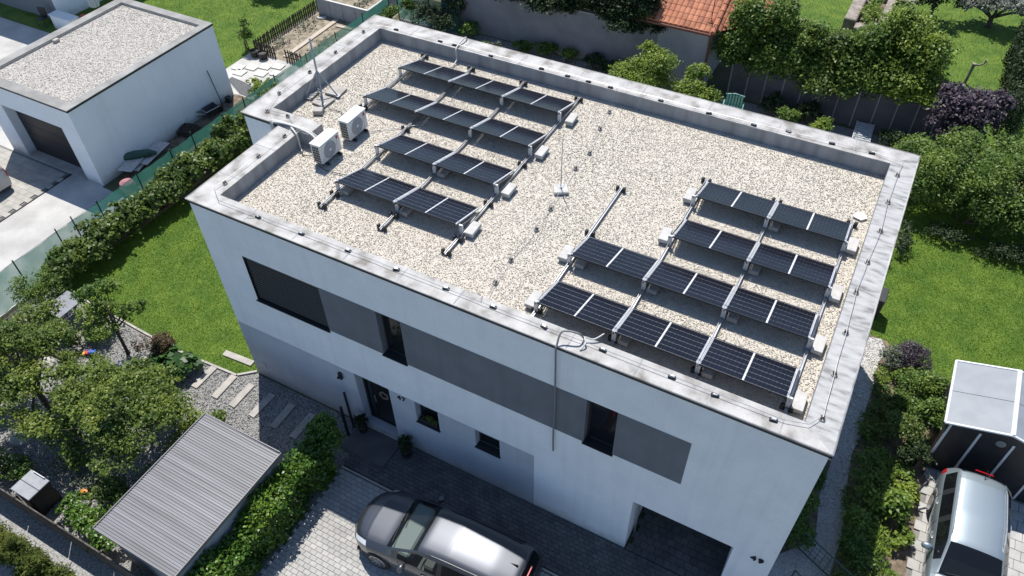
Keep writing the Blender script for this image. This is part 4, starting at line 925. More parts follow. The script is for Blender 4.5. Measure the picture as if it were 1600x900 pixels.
# ------------------------------------------------------------------ green net fence
def net_mat(name, col, dens):
    M = bpy.data.materials.new(name); M.use_nodes = True; t = M.node_tree; N = t.nodes
    b = N['Principled BSDF']; b.inputs['Base Color'].default_value = (*col, 1); b.inputs['Roughness'].default_value = .7
    geo = N.new('ShaderNodeNewGeometry'); n = N.new('ShaderNodeTexNoise'); n.inputs['Scale'].default_value = 1.5; t.links.new(geo.outputs['Position'], n.inputs['Vector'])
    mr = N.new('ShaderNodeMapRange'); mr.inputs[1].default_value = .3; mr.inputs[2].default_value = .7; mr.inputs[3].default_value = dens - .1; mr.inputs[4].default_value = dens + .1
    t.links.new(n.outputs['Fac'], mr.inputs[0])
    tr = N.new('ShaderNodeBsdfTransparent'); mx = N.new('ShaderNodeMixShader'); t.links.new(mr.outputs[0], mx.inputs[0])
    tl_ = N.new('ShaderNodeBsdfTranslucent'); tl_.inputs[0].default_value = (*col, 1); m2 = N.new('ShaderNodeMixShader'); m2.inputs[0].default_value = .6
    t.links.new(b.outputs[0], m2.inputs[1]); t.links.new(tl_.outputs[0], m2.inputs[2])
    t.links.new(tr.outputs[0], mx.inputs[1]); t.links.new(m2.outputs[0], mx.inputs[2]); t.links.new(mx.outputs[0], N['Material Output'].inputs[0])
    return M
NET = net_mat('green_net', (.06, .20, .155), .76)
GPOST = mat('green_post', (.012, .03, .022), None, .5)
fn = root('net_fence', 'green privacy net fence on thin dark posts behind the long hedge', 'fence', (-9.5, 5, 0))
ys = [-6.5, -4.5, -2.6, -.95, .8, 1.5, 2.6, 4.5, 6.2, 7.4, 9.1, 10.4, 12.4, 14.6, 16.8, 19.0, 21.2]
for i in range(len(ys) - 1):
    a, b = ys[i], ys[i + 1]; n = 8; vs = []
    for k in range(n + 1):
        t = k / n; yy = a + (b - a) * t; wv = .035 * math.sin(k * 2.1 + i); top = 1.5 - .05 * math.sin(math.pi * t)
        vs += [(-9.5 + wv, yy, .03), (-9.5 + wv * .6, yy, .75), (-9.5 + wv * .3, yy, top)]
    MB().add(vs, [(k * 3 + j, k * 3 + 3 + j, k * 3 + 4 + j, k * 3 + 1 + j) for k in range(n) for j in range(2)]).build('net', NET, fn, smooth=True)
for y in ys: MB().tube([(-9.47, y, 0), (-9.47 + rng.normal(0, .02), y, 1.62 + rng.normal(0, .06))], .025, 6).build('post', GPOST, fn)
MB().tube([(-9.5, ys[0], 1.48), (-9.5, ys[-1], 1.48)], .006, 4).build('tension_wire', GPOST, fn)
fn2 = root('net_fence', 'short dark green net fence behind the far roof corner', 'fence', (-8, 21.4, 0))
for a, b in ((-9.4, -7.4), (-7.4, -5.6)):
    MB().add([(a, 21.9, .03), (b, 21.9, .03), (b, 21.9, 1.5), (a, 21.9, 1.5)], [(0, 1, 2, 3)]).build('net', NET, fn2)
for x in (-9.4, -7.4, -5.6): MB().tube([(x, 21.87, 0), (x, 21.87, 1.65)], .03, 6).build('post', GPOST, fn2)

# ------------------------------------------------------------------ kitchen garden behind the fence
pf = root('picket_fence', 'low brown picket fence around the vegetable beds', 'fence', (-14, 18, 0))
def pickets(a, b):
    a, b = Vector((*a, 0)), Vector((*b, 0)); L_ = (b - a).length; d = (b - a).normalized(); n = int(L_ / .155); ang = math.atan2(d.y, d.x)
    for k in range(n + 1):
        p = a + d * (k * .155); s_ = link('picket', picket_me, pf); s_.location = (p.x + 14, p.y - 18, 0); s_.rotation_euler = (rng.normal(0, .03), rng.normal(0, .03), ang)
    for z in (.16, .42):
        nn = Vector((-d.y, d.x, 0)) * .02
        MB().add([(*(a + nn)[:2], z), (*(b + nn)[:2], z), (*(b + nn * 2)[:2], z), (*(a + nn * 2)[:2], z), (*(a + nn)[:2], z + .05), (*(b + nn)[:2], z + .05), (*(b + nn * 2)[:2], z + .05), (*(a + nn * 2)[:2], z + .05)], [(0, 3, 2, 1), (4, 5, 6, 7), (0, 1, 5, 4), (2, 3, 7, 6)]).build('rail', WOODD, pf)
picket_me = MB().prism([(-.045, -.011), (.045, -.011), (.045, .011), (-.045, .011)], 0, .56).add([(-.045, -.011, .56), (.045, -.011, .56), (0, -.011, .63), (-.045, .011, .56), (.045, .011, .56), (0, .011, .63)], [(0, 1, 2), (5, 4, 3), (1, 4, 5, 2), (3, 0, 2, 5)]).mesh('picket', WOODD)
pickets((-13.95, 15.75), (-13.95, 22.0)); pickets((-13.9, 15.72), (-12.6, 15.72)); pickets((-11.9, 15.72), (-10.9, 15.72))
slab('garden_plank', 'long pale plank walkway between the vegetable beds', 'plank', -12.36, -12.1, 15.9, 20.2, .03, .07, WOODP, None, .015)
slab('garden_plank', 'short pale plank lying before the raised planter', 'plank', -11.9, -10.9, 19.6, 19.78, .03, .07, WOODP, None, .05)
slab('garden_plank', 'small white board at the fence end of the raised planter', 'plank', -13.4, -12.9, 19.9, 20.15, .03, .08, CONCW, None, .4)
rp = root('raised_planter', 'large grey raised planter box full of soil and herbs', 'planter', (-12, 20.4, 0))
X0, X1, Y0, Y1, HP = -13.6, -10.2, 20.35, 23.2, .95
n = 4; wd = (X1 - X0) / n
for k in range(n): MB().box(X0 + k * wd + .012, X0 + (k + 1) * wd - .012, Y0, Y0 + .05, .01, HP - .04, .008).build('side_board', mat('planter_board', (.42, .42, .43), (.34, .34, .35), .8, 4, .1, 20), rp)
for k in range(3): MB().box(X1 - .05, X1, Y0 + .052 + k * .95, Y0 + .052 + k * .95 + .93, .01, HP - .04, .008).build('side_board', mat('planter_board', (.4, .4, .4)), rp)
for k in range(3): MB().box(X0, X0 + .05, Y0 + .052 + k * .95, Y0 + .052 + k * .95 + .93, .01, HP - .04, .008).build('side_board', mat('planter_board', (.4, .4, .4)), rp)
for a in ((X0 - .03, X1 + .03, Y0 - .03, Y0 + .08), (X0 - .03, X0 + .08, Y0 + .08, Y1), (X1 - .08, X1 + .03, Y0 + .08, Y1)): MB().box(a[0], a[1], a[2], a[3], HP - .04, HP, .008).build('rim', mat('planter_rim', (.62, .62, .6), None, .8), rp)
MB().add([(X0 + .05, Y0 + .05, HP - .16), (X1 - .05, Y0 + .05, HP - .16), (X1 - .05, Y1, HP - .16), (X0 + .05, Y1, HP - .16)], [(0, 1, 2, 3)]).build('soil_fill', DRYSOIL, rp)
bush('herb_clump', 'low mixed herbs growing in the grey raised planter', [(-12.8, 21.6, .85, .5, .6, .2), (-11.4, 21.8, .85, .55, .7, .25), (-11.0, 21.0, .85, .4, .35, .15)], 1500, .07, 'silver', 'herbs', trunk=False)
for k, (x, y, a) in enumerate(((-13.6, 14.1, .1), (-13.0, 14.4, .05), (-12.45, 14.75, .12), (-11.9, 15.05, .08), (-12.2, 14.15, .1), (-11.55, 14.5, .05), (-13.2, 13.75, .05))):
    slab('patio_slab', ['bright square patio slab nearest the garage lawn edge', 'bright patio slab, second from the garage corner', 'bright patio slab midway to the picket gate', 'bright patio slab at the picket fence opening', 'bright patio slab above the dark slate bed', 'bright patio slab nearest the net fence', 'bright patio slab at the garage corner beside the slate bed'][k],
         'patio slab', x - .28, x + .28, y - .24, y + .24, .02, .06, mat('bright_slab', (.62, .60, .56), (.54, .52, .48), .9, 4), 'bright patio slabs', a)
sb = sheet('slate_bed', [(-13.3, 13.3), (-12.4, 13.2), (-11.5, 13.0), (-11.2, 12.7), (-11.3, 12.3), (-11.9, 12.3), (-13.3, 13.0)], .022, mat('slate_chips', (.05, .055, .06), (.12, .125, .13), .8, 25, .7, 40))
for k, (x, y) in enumerate(((-13.6, 15.35), (-13.1, 15.35))):
    b = root('planter_pot', ['left black planter pot before the picket fence', 'right black planter pot before the picket fence'][k], 'pot', (x, y, 0), 'black pots at the picket fence')
    MB().lathe([(.14, 0), (.2, .03), (.24, .33), (.21, .35), (.19, .28)], n=14).build('pot', BLACKP, b, local=True)
b = root('hose_reel', 'dark green hose reel beside the net fence', 'hose reel', (-10.1, 13.5, 0))
MB().lathe([(.2, -.12), (.2, -.1), (.13, -.09), (.13, .09), (.2, .1), (.2, .12)], (0, 0, .3), 16, axis='y').build('drum', mat('hose_green', (.02, .09, .05), None, .5), b, local=True)
MB().box(-.2, .2, -.16, -.13, 0, .3, .01).box(-.2, .2, .13, .16, 0, .3, .01).build('stand', BLACKP, b, local=True)
b = root('garden_table', 'white round garden table on the lawn at the top edge', 'table', (-17.4, 20.6, 0))
MB().lathe([(.55, .70), (.56, .72), (.55, .74)], n=24).build('table_top', mat('bright_lid', (.8, .8, .8)), b, local=True); MB().lathe([(.3, 0), (.04, .05), (.04, .7)], n=12).build('leg', ALUW, b, local=True)

# ------------------------------------------------------------------ boundary wall and far things
CW = mat('grey_wall', (.17, .175, .19), (.22, .225, .24), .9, 1.2, .2, 30, fine=.07)
bw = root('boundary_wall', 'tall plain grey garden wall behind the house', 'wall', (-1, 22.5, 0))
MB().box(-7.0, 4.7, 22.4, 22.62, 0, 2.42).build('wall_face', CW, bw); MB().box(-7.05, 4.72, 22.36, 22.66, 2.42, 2.47, .01).build('wall_cap', CONC, bw)
pw = root('panel_fence', 'dark grey concrete panel fence with slender posts under the tree row', 'fence', (12, 22.6, 0))
CW2 = mat('grey_panel', (.05, .053, .062), (.075, .079, .09), .9, 1.2, .2, 30, fine=.07)
x = 8.3
while x < 17.3:
    MB().box(x + .03, x + .75, 22.52, 22.58, 0, 1.75, .006).build('panel', CW2, pw); MB().box(x - .03, x + .03, 22.48, 22.62, 0, 1.8, .006).build('post', CW, pw); x += .78
nb = root('tiled_house', 'low house with orange tiled roof beyond the garden wall', 'house', (6, 24, 0))
EZ = 2.95; SLOPE = math.tan(math.radians(27)); RX0, RX1, RY0, RY1 = 3.1, 7.25, 22.15, 28.5
MB().box(RX0 + .2, RX1 - .15, 22.42, 28.0, 0, EZ - .12).build('wall', mat('grey_house_wall', (.30, .31, .325), (.36, .37, .38), .9, 1.2, .2, 30, fine=.06), nb)
MB().box(3.0, 4.65, 22.36, 22.415, 2.5, 2.8).build('wooden_lattice', mat('old_wood', (.13, .08, .045), (.2, .13, .07), .8, 30), nb)
TILE = mat('clay_tile', (.36, .13, .065), (.48, .19, .10), .8, 2.5, .2, 40, island=.16, fine=.08)
rf = MB().add([(RX0, RY0, EZ), (RX1, RY0, EZ), (RX1, RY1, EZ + (RY1 - RY0) * SLOPE), (RX0, RY1, EZ + (RY1 - RY0) * SLOPE), (RX0, RY0, EZ - .08), (RX1, RY0, EZ - .08), (RX1, RY1, EZ + (RY1 - RY0) * SLOPE - .08), (RX0, RY1, EZ + (RY1 - RY0) * SLOPE - .08)],
              [(0, 1, 2, 3), (7, 6, 5, 4), (0, 4, 5, 1), (1, 5, 6, 2), (2, 6, 7, 3), (3, 7, 4, 0)]).build('roof', TILE, nb)
# rows of curved tiles
tv = MB()
def tile_at(tb, x, y, wd, ln, zf, yax=True):
    prof = [(-.5, .0), (-.3, .028), (0, .04), (.3, .028), (.5, .0)]; vs = []
    for (t, lift) in ((0, .03), (1, .012)):
        for (p, h) in prof:
            if yax: xx, yy = x + p * wd, y + t * ln; vs.append((xx, yy, zf(xx, yy) + h + lift))
            else: xx, yy = x + t * ln, y + p * wd; vs.append((xx, yy, zf(xx, yy) + h + lift))
    n = 5
    vs += [(v[0], v[1], v[2] - .03) for v in vs[:n]]
    tb.add(vs, [(i, i + 1, n + i + 1, n + i) for i in range(n - 1)] + [(10 + i, 10 + i + 1, i + 1, i) for i in range(n - 1)])
zf1 = lambda x, y: EZ + (y - RY0) * SLOPE
tl = []
y = RY0 - .02
while y < 25.4:
    x = 3.2
    while x < RX1 - .1: tl.append((x, y)); x += .235
    y += .30
tl.sort(key=lambda p: (p[1], -p[0]))
tile_me = {}
for k, (x, y) in enumerate(tl):
    if k < 240:
        if not tile_me:
            tb = MB(); tile_at(tb, 0, 0, .225, .33, lambda a, b: b * SLOPE); tile_me['a'] = tb.mesh('roof_tile', TILE)
        t_ = link('roof_tile', tile_me['a'], rf); t_.location = (x - 6, y - 24, zf1(x, y)); t_.rotation_euler = (0, 0, rng.normal(0, .012))
    else: tile_at(tv, x, y, .225, .33, zf1)
tv.build('roof_tile_field', TILE, rf, kind='stuff')
# side slope to the right of the verge
zf2 = lambda x, y: EZ + (y - RY0) * SLOPE - (x - RX1) * .35
MB().add([(RX1, RY0 + .1, zf2(RX1, RY0 + .1) - .03), (9.6, 24.2, zf2(9.6, 24.2) - .03), (9.6, RY1, zf2(9.6, RY1) - .03), (RX1, RY1, zf2(RX1, RY1) - .03)], [(0, 1, 2, 3)]).build('side_roof', TILE, nb)
tv = MB(); y = RY0 + .2
while y < 27:
    x = RX1 + .15
    while x < 9.5 and (x - RX1) < (y - RY0) * 1.1: tile_at(tv, x, y, .225, .33, zf2); x += .235
    y += .30
tv.build('side_tile_field', TILE, nb, kind='stuff')
y = RY0 - .05; k = 0
while y < 27.5:
    MB().tube([(RX1, y, zf1(RX1, y) + .06), (RX1, y + .38, zf1(RX1, y + .38) + .045)], [.115, .10], 10).build('ridge_tile', TILE, nb); y += .34
MB().box(RX0, RX1 - .05, RY0 - .12, RY0 - .01, EZ - .13, EZ - .03, .01).build('gutter', mat('brown_gutter', (.16, .055, .035), None, .5), nb)
MB().tube([(6.95, 22.6, zf1(6.95, 22.6) + .02), (6.98, 22.6, zf1(6.95, 22.6) + 1.6)], .018, 6).build('roof_rod', BLACK, nb)
MB().lathe([(.12, 0), (.05, .1)], (6.95, 22.6, zf1(6.95, 22.6) + .04), 10).build('rod_collar', TILE, nb)
MB().tube([(7.1, 22.36, EZ - .1), (7.1, 22.36, 0)], .045, 8).build('downpipe', mat('brown_gutter', (.1, .05, .03)), nb)
# garden furniture behind the house
b = root('garden_lounger', 'pale metal garden lounger standing against the panel fence', 'lounger', (14.4, 21.7, 0), None, .05)
for i in range(9): MB().box(-.33, .33, -.62 + i * .135, -.51 + i * .135, .36 + .012 * i, .385 + .012 * i, .005).build('slat', mat('grey_slat', (.40, .43, .46), (.32, .35, .38), .5, 6), b, local=True)
for s in (-.35, .35): MB().tube([(s, -.65, .35), (s, .1, .37), (s, .65, .46)], .02, 6).build('side_rail', ALUW, b, local=True)
for s in (-.33, .33):
    for t in (-.5, .5): MB().tube([(s, t, 0), (s, t, .36)], .018, 6).build('leg', ALUW, b, local=True)
b = root('green_chair', 'mint green plastic garden chair behind the far parapet', 'chair', (9.0, 20.8, 0), None, .15)
GP = mat('mint_plastic', (.16, .36, .28), None, .5)
for s in (-1, 1):
    MB().tube([(s * .40, -.35, .0), (s * .42, -.3, .62), (s * .42, .25, .66), (s * .38, .36, 0)], .035, 8).build('arm', GP, b, local=True)
MB().box(-.38, .38, -.32, .3, .40, .44, .015).build('seat', GP, b, local=True)
for i in range(6): MB().box(-.36 + i * .125, -.27 + i * .125, .28, .32, .44, .95, .008).build('back_slat', GP, b, local=True)
MB().tube([(-.40, .3, .95), (0, .34, 1.0), (.40, .3, .95)], .03, 8).build('top_rail', GP, b, local=True)
b = cable('garden_hose', 'pale hose loop hanging behind the far roof corner', [(14.9, 19.6, .3), (15.1, 19.3, .5), (15.5, 19.2, .55), (15.9, 19.5, .6), (16.0, 20.0, .8)], .03, PIPEW, 'hose')
b = root('stone_planter', 'weathered stone herb planter with two openings beyond the tree row', 'planter', (12.8, 32.6, 0))
ST = mat('old_stone', (.20, .17, .14), (.34, .30, .26), .95, 3, .5, 20)
MB().box(11.6, 12.2, 31.0, 34.2, 0, .7, .05).build('stone_side', ST, b); MB().box(13.2, 13.6, 31.3, 34.4, 0, .7, .05).build('stone_side', ST, b); MB().box(12.2, 13.9, 30.4, 31.0, 0, .6, .05).build('stone_front', ST, b); MB().box(12.2, 14.6, 34.3, 34.7, 0, .7, .05).build('stone_back', ST, b)
MB().add([(12.2, 31, .35), (13.2, 31, .35), (13.2, 34.3, .35), (12.2, 34.3, .35)], [(0, 1, 2, 3)]).build('soil_fill', SOIL, b)
bush('herb_clump', 'leafy green herbs in the weathered stone planter', [(12.7, 32.6, .6, .45, 1.3, .4)], 1200, .13, 'bright', 'herbs', trunk=False)
b = root('garden_pump', 'weathered post with upturned curved spout on the far lawn', 'pump', (17.75, 28.4, 0))
MB().tube([(0, 0, 0), (.03, 0, .6), (.05, 0, 1.05)], [.07, .06, .09], 8).build('post', ST, b, local=True); MB().tube([(.05, 0, 1.0), (.25, .05, .98), (.42, .05, 1.12), (.46, .05, 1.3)], [.06, .04, .035, .05], 8).build('spout', ST, b, local=True)
# ------------------------------------------------------------------ shed, low fence and things in the front garden
RIBM = mat('ribbed_sheet', (.175, .18, .20), (.105, .108, .12), .55, 1.5, stretch=(.2, 9, 1), detail=8, lo=.32, hi=.7)
sh = root('garden_shed', 'long garden shed with grey ribbed metal roof beside the hedge', 'shed', (2.5, -4.5, 0))
SX0, SX1, SY0, SY1, SZ = 1.18, 3.80, -6.48, -2.70, 2.0
MB().box(SX0 + .12, SX1 - .12, SY0 + .12, SY1 - .12, 0, SZ - .12).build('wall', mat('pale_shed_wall', (.42, .43, .45), (.36, .37, .39), .7, 3), sh)
n = 54; wd = (SY1 - SY0) / n
RIBS = [RIBM] + [mat('ribbed_sheet_%d' % q, (.175 * f, .18 * f, .20 * f), (.115 * f, .118 * f, .13 * f), .55, 1.5, stretch=(.3, 4, 1), detail=8) for q, f in enumerate((.8, .9, 1.08, 1.18))]
for k in range(n):
    y = SY0 + k * wd; z = SZ - .03
    MB().add([(SX0, y, z), (SX0, y + wd * .58, z), (SX0, y + wd * .66, z + .018), (SX0, y + wd * .92, z + .018), (SX0, y + wd, z), (SX1, y, z - .05), (SX1, y + wd * .58, z - .05), (SX1, y + wd * .66, z - .032), (SX1, y + wd * .92, z - .032), (SX1, y + wd, z - .05)],
           [(i, 5 + i, 6 + i, 1 + i) for i in range(4)]).build('roof_rib', RIBS[int(rng.integers(0, 5))], sh)
MB().box(SX0 - .01, SX1 + .01, SY0 + .01, SY1 - .01, SZ - .13, SZ - .10).build('roof_deck', BLACK, sh)
for a in ((SX0 - .03, SX0, SY0 - .03, SY1 + .03, SZ - .12, SZ + .01), (SX1, SX1 + .03, SY0 - .03, SY1 + .03, SZ - .17, SZ - .05), (SX0, SX1, SY1, SY1 + .03, SZ - .13, SZ - .01), (SX0, SX1, SY0 - .03, SY0, SZ - .13, SZ - .01)):
    MB().box(*a, .004).build('roof_edge', mat('shed_edge', (.16, .155, .165), None, .5), sh)
MB().box(SX1 - .12, SX1 - .10, SY0 + .14, SY1 - .14, .1, SZ - .2).build('side_panel', mat('pale_shed_wall', (.4, .4, .4)), sh)
WICK = mat('wicker', (.055, .05, .045), (.14, .125, .11), .9, 9, .8, 40, stretch=(1, 1, 5), fine=.3)
wf = root('screen_fence', 'dark woven privacy screen fence at the street edge', 'fence', (-4, -6.8, 0))
x = -10.4
while x < 2.4:
    x2 = min(x + 1.62, 2.5)
    MB().box(x + .01, x2 - .01, -6.74, -6.70, .04, .95, .008).build('woven_panel', WICK, wf); MB().tube([(x, -6.67, 0), (x, -6.67, 1.0)], .03, 6).build('post', BLACK, wf); x += 1.64
k = 0
for x, hgt in ((-4.3, 1.5), (-3.5, 1.45), (-2.7, 1.55), (-1.9, 1.5), (-1.15, 1.6), (-.45, 1.65), (.25, 1.5), (.95, 1.4)):
    bush('thuja', ['thuja beyond the frame edge at the street corner', 'first yellow-green thuja from the frame edge', 'second yellow-green thuja from the frame edge', 'third thuja, tallest dense clump in the street hedge', 'fourth thuja of the street hedge', 'fifth thuja of the street hedge', 'sixth thuja, toward the shed end', 'last small thuja toward the shed end of the street hedge'][k],
         [(x, -7.86, hgt * .42, .5, .45, hgt * .46), (x + .05, -7.82, hgt * .85, .4, .36, hgt * .42)], 5000, .085, 'thuja', 'conifer', 'yellow-green thuja hedge at the street', up=1.0, aspect=.3, spread=.14, stems=1); k += 1
cb = root('compost_bin', 'dark compost bin with pale hinged lid behind the screen fence', 'compost bin', (-2.2, -6.25, 0))
MB().box(-2.5, -1.84, -6.58, -5.95, 0, .92, .02).build('body', BLACKP, cb)
for a, b in ((-6.6, -6.28), (-6.27, -5.93)): MB().box(-2.55, -1.80, a, b, .92, .96, .012).build('lid', mat('grey_lid', (.30, .31, .33), (.24, .25, .27), .6, 6), cb)
MB().tube([(-2.4, -5.95, 1.0), (-1.95, -5.95, 1.0)], .015, 6).build('handle', ALUW, cb)
tb = root('garden_table', 'grey rectangular garden table top beside the hedge end', 'table', (-7.2, -1.15, 0), None, .0)
MB().box(-.42, .42, -.5, .5, .72, .75, .008).build('table_top', mat('grey_table', (.20, .21, .235), (.17, .175, .2), .5, 3), tb, local=True)
for sx in (-.36, .36):
    for sy in (-.44, .44): MB().box(sx - .025, sx + .025, sy - .025, sy + .025, 0, .72).build('leg', BLACK, tb, local=True)
ty = root('toy_truck', 'red, yellow and blue toy truck lying on the gravel', 'toy', (-5.4, -2.0, .02), None, .5); ty.scale = (.75, .75, .75)
MB().box(-.12, .1, -.1, .1, .06, .18, .02).build('cab', mat('red_plastic', (.5, .02, .02)), ty, local=True); MB().box(.05, .38, -.11, .11, .1, .26, .03).build('tipper', mat('blue_plastic', (.03, .1, .45), None, .4), ty, local=True)
MB().box(-.25, -.1, -.1, .1, .04, .12, .02).build('bumper', mat('yellow_plastic', (.65, .38, .04), None, .4), ty, local=True)
for sx in (-.08, .25):
    for sy in (-.11, .11): MB().lathe([(.03, -.025), (.06, -.02), (.06, .02), (.03, .025)], (sx, sy, .06), 12, axis='y').build('wheel', BLACKP, ty, local=True)
sl = root('toy_shovel', 'small yellow toy shovel on the gravel near the toy truck', 'toy', (-6.0, -2.3, .03), None, .3)
MB().box(-.3, .1, -.02, .02, 0, .03, .008).box(.1, .32, -.08, .08, 0, .03, .01).build('shovel', mat('yellow_plastic', (.6, .4, .04)), sl, local=True)
bb = root('bird_table', 'small grey roofed bird feeder on a post between the garden trees', 'bird feeder', (-2.9, -4.05, 0), None, .7)
MB().tube([(0, 0, 0), (0, 0, 1.3)], .03, 8).build('post', WOODD, bb, local=True)
for s in (-1, 1): MB().add([(0, -.2, 1.62), (0, .2, 1.62), (s * .22, .2, 1.46), (s * .22, -.2, 1.46), (0, -.2, 1.60), (0, .2, 1.60), (s * .22, .2, 1.44), (s * .22, -.2, 1.44)], [(0, 1, 2, 3), (7, 6, 5, 4), (0, 3, 7, 4), (1, 5, 6, 2), (3, 2, 6, 7)]).build('roof', mat('feeder_roof', (.36, .36, .36), None, .7), bb, local=True)
MB().box(-.16, .16, -.16, .16, 1.3, 1.33).build('tray', WOODD, bb, local=True)
for sx in (-.13, .13): MB().box(sx - .015, sx + .015, -.015, .015, 1.33, 1.5).build('upright', WOODD, bb, local=True)
for k, (x, y, rx, ry) in enumerate(((-5.0, -2.9, .35, .25), (-3.4, -2.6, .3, .3), (-6.3, -2.9, .3, .25), (-4.6, -5.2, .35, .3))):
    v = MB().lathe([(1, 0), (.95, .12), (.6, .22), (.1, .26)], n=9); v.v = [(a * rx * (1 + .12 * math.sin(7 * a + 3 * b)), b * ry, c * .8) for a, b, c in v.v]
    s_ = v.build('garden_boulder', mat('boulder', (.36, .35, .34), (.5, .49, .47), .9, 5, .4, 25)); s_.location = (x, y, 0); tag(s_, ['pale boulder in the gravel below the toy truck', 'pale boulder under the upright fruit tree', 'pale boulder near the garden table', 'pale boulder near the compost bin'][k], 'boulder', 'pale boulders in the gravel')
gb = root('glass_cloche', 'upright blue grey glass cold frame among the shrubs', 'cold frame', (-3.5, -2.05, 0), None, .3)
MB().box(-.22, .22, -.18, .18, 0, .6, .02).build('body', mat('blue_grey_plastic', (.12, .17, .20), None, .2), gb, local=True); MB().box(-.25, .25, -.21, .21, .6, .64, .01).build('lid', mat('grey_lid', (.4, .4, .4)), gb, local=True)
pk = MB().lathe([(.02, 0), (.11, .03), (.14, .1), (.11, .17), (.03, .2)], n=12); pk = pk.build('orange_pot', mat('orange_glaze', (.55, .22, .03), None, .35)); pk.location = (-1.35, -5.55, .02); tag(pk, 'small orange round pot on soil behind the compost bin', 'pot')
# entrance things
gt = root('garden_gate', 'black wire garden gate between hedge and front door', 'gate', (3.3, -.7, 0))
for x, y, h_ in ((3.98, -.22, 1.75), (4.02, -.52, 1.45)): MB().box(x - .03, x + .03, y - .03, y + .03, 0, h_, .006).build('post', BLACK, gt)
fx = [(4.0, -.55), (3.62, -1.35)]
MB().tube([(4.0, -.55, .1), (4.0, -.55, 1.1), (3.75, -1.45, 1.1), (3.75, -1.45, .1), (4.0, -.55, .1)], .02, 6).build('frame', BLACK, gt)
for k in range(1, 9):
    t = k / 9; MB().tube([(4.0 - .25 * t, -.55 - .9 * t, .1), (4.0 - .25 * t, -.55 - .9 * t, 1.1)], .006, 4).build('bar', BLACK, gt)
for k, (x, y, r_, lb) in enumerate(((4.35, -.22, .13, 'dark potted shrub beside the front door'), (5.95, -.30, .15, 'dark round potted grass against the front wall'))):
    b = root('potted_plant', lb, 'potted plant', (x, y, .07))
    MB().lathe([(r_ * .7, 0), (r_, .03), (r_ * 1.1, .3), (r_ * .95, .32), (r_ * .9, .26)], n=16).build('pot', BLACKP, b, local=True)
    P, O = lobe_points([(x, y, .58, r_ * 1.5, r_ * 1.4, .25)], 700, 20, .25, .3); leaf_part('foliage', b, P, O, .09, LEAF['dark'], .5, .3)
ps = slab('door_step', 'dark flat paved step in front of the front door', 'step', 4.1, 5.6, -1.0, -.07, .075, .12, PAVED)
wb = root('window_box', 'dark window box with yellow-green plants at the small lower window', 'planter', (6.65, .1, 1.62)); MB().box(6.36, 6.94, .045, .15, 1.61, 1.72, .01).build('box', BLACKP, wb)
P, O = lobe_points([(6.65, .1, 1.78, .27, .05, .09)], 260, 12, .3, .3); leaf_part('foliage', wb, P, O, .05, LEAF['hedge'])

# ------------------------------------------------------------------ plants of the front garden
bush('long_hedge', 'long leafy hedge between green net fence and lawn', [(-8.75 + rng.normal(0, .12), -.4 + k * .55, rng.uniform(.5, .75), rng.uniform(.55, .75), rng.uniform(.5, .7), rng.uniform(.55, .8)) for k in range(23)], 24000, .15, 'hedge', 'hedge', aspect=.6, stems=23)
bush('round_shrub', 'round dense bright shrub at the end of the long hedge', [(-8.55, -1.15, .65, .75, .7, .6), (-8.3, -.8, .9, .5, .5, .45)], 4200, .075, 'green')
tree('upright_fruit_tree', 'young upright fruit tree with open branches at the lawn edge', (-4.3, -1.35), 2.5, [(-4.45, -1.2, 1.7, .45, .4, .6), (-4.7, -.8, 2.2, .35, .35, .45), (-3.7, -.95, 1.9, .35, .3, .4), (-4.2, -1.7, 1.5, .5, .45, .4), (-4.9, -1.35, 2.4, .3, .3, .5), (-3.4, -.6, 2.05, .22, .2, .25)], 4200, .085, 'green', tr=.06, clump=24, spread=.24, shell=.3)
tree('spreading_fruit_tree', 'large spreading fruit tree at the picture edge behind the compost bin', (-4.6, -4.1), 2.7, [(-4.6, -3.1, 2.2, .75, .9, .5), (-5.3, -4.2, 2.3, .9, .8, .6), (-3.8, -4.2, 2.1, .8, .6, .5), (-4.4, -5.1, 1.9, .8, .8, .55), (-3.3, -3.5, 2.0, .7, .45, .4), (-5.7, -2.9, 2.1, .6, .7, .5), (-3.0, -5.1, 1.6, .8, .5, .4), (-5.6, -2.2, 2.2, .35, .45, .35), (-4.9, -3.6, 2.9, .5, .5, .4), (-2.6, -4.2, 2.0, .5, .35, .35), (-6.3, -3.7, 2.1, .6, .6, .5)], 15500, .095, 'apple', tr=.09, clump=20, spread=.2, shell=.3, twigs=18)
tree('spreading_fruit_tree', 'large spreading fruit tree beside the ribbed shed roof', (-1.2, -3.9), 2.6, [(-1.0, -3.2, 2.1, .85, .8, .55), (-.1, -3.8, 1.9, .8, .8, .6), (-1.9, -3.2, 2.1, .8, .6, .5), (-1.3, -4.5, 1.9, .9, .7, .55), (-2.5, -4.1, 2.0, .7, .5, .45), (.1, -3.0, 1.5, .7, .6, .55), (-.3, -4.7, 1.5, .7, .6, .5), (-1.7, -2.5, 1.9, .5, .5, .4), (-.8, -3.8, 2.8, .5, .5, .4), (-2.6, -2.9, 2.0, .55, .4, .35), (.35, -3.5, 2.1, .4, .4, .35), (-1.2, -2.3, 1.6, .5, .4, .35)], 16500, .092, 'apple', tr=.09, clump=20, spread=.2, shell=.3, twigs=18)
bush('leafy_shrub', 'light green shrub between the garden table and the upright fruit tree', [(-6.0, -1.05, .55, .6, .55, .5), (-5.6, -1.35, .4, .45, .4, .35)], 3000, .08, 'bright')
bush('topiary', 'small clipped conifer column beside the toy truck', [(-5.95, -1.95, .3, .2, .2, .3), (-5.95, -1.95, .75, .15, .15, .25)], 1100, .06, 'hedge', stems=1)
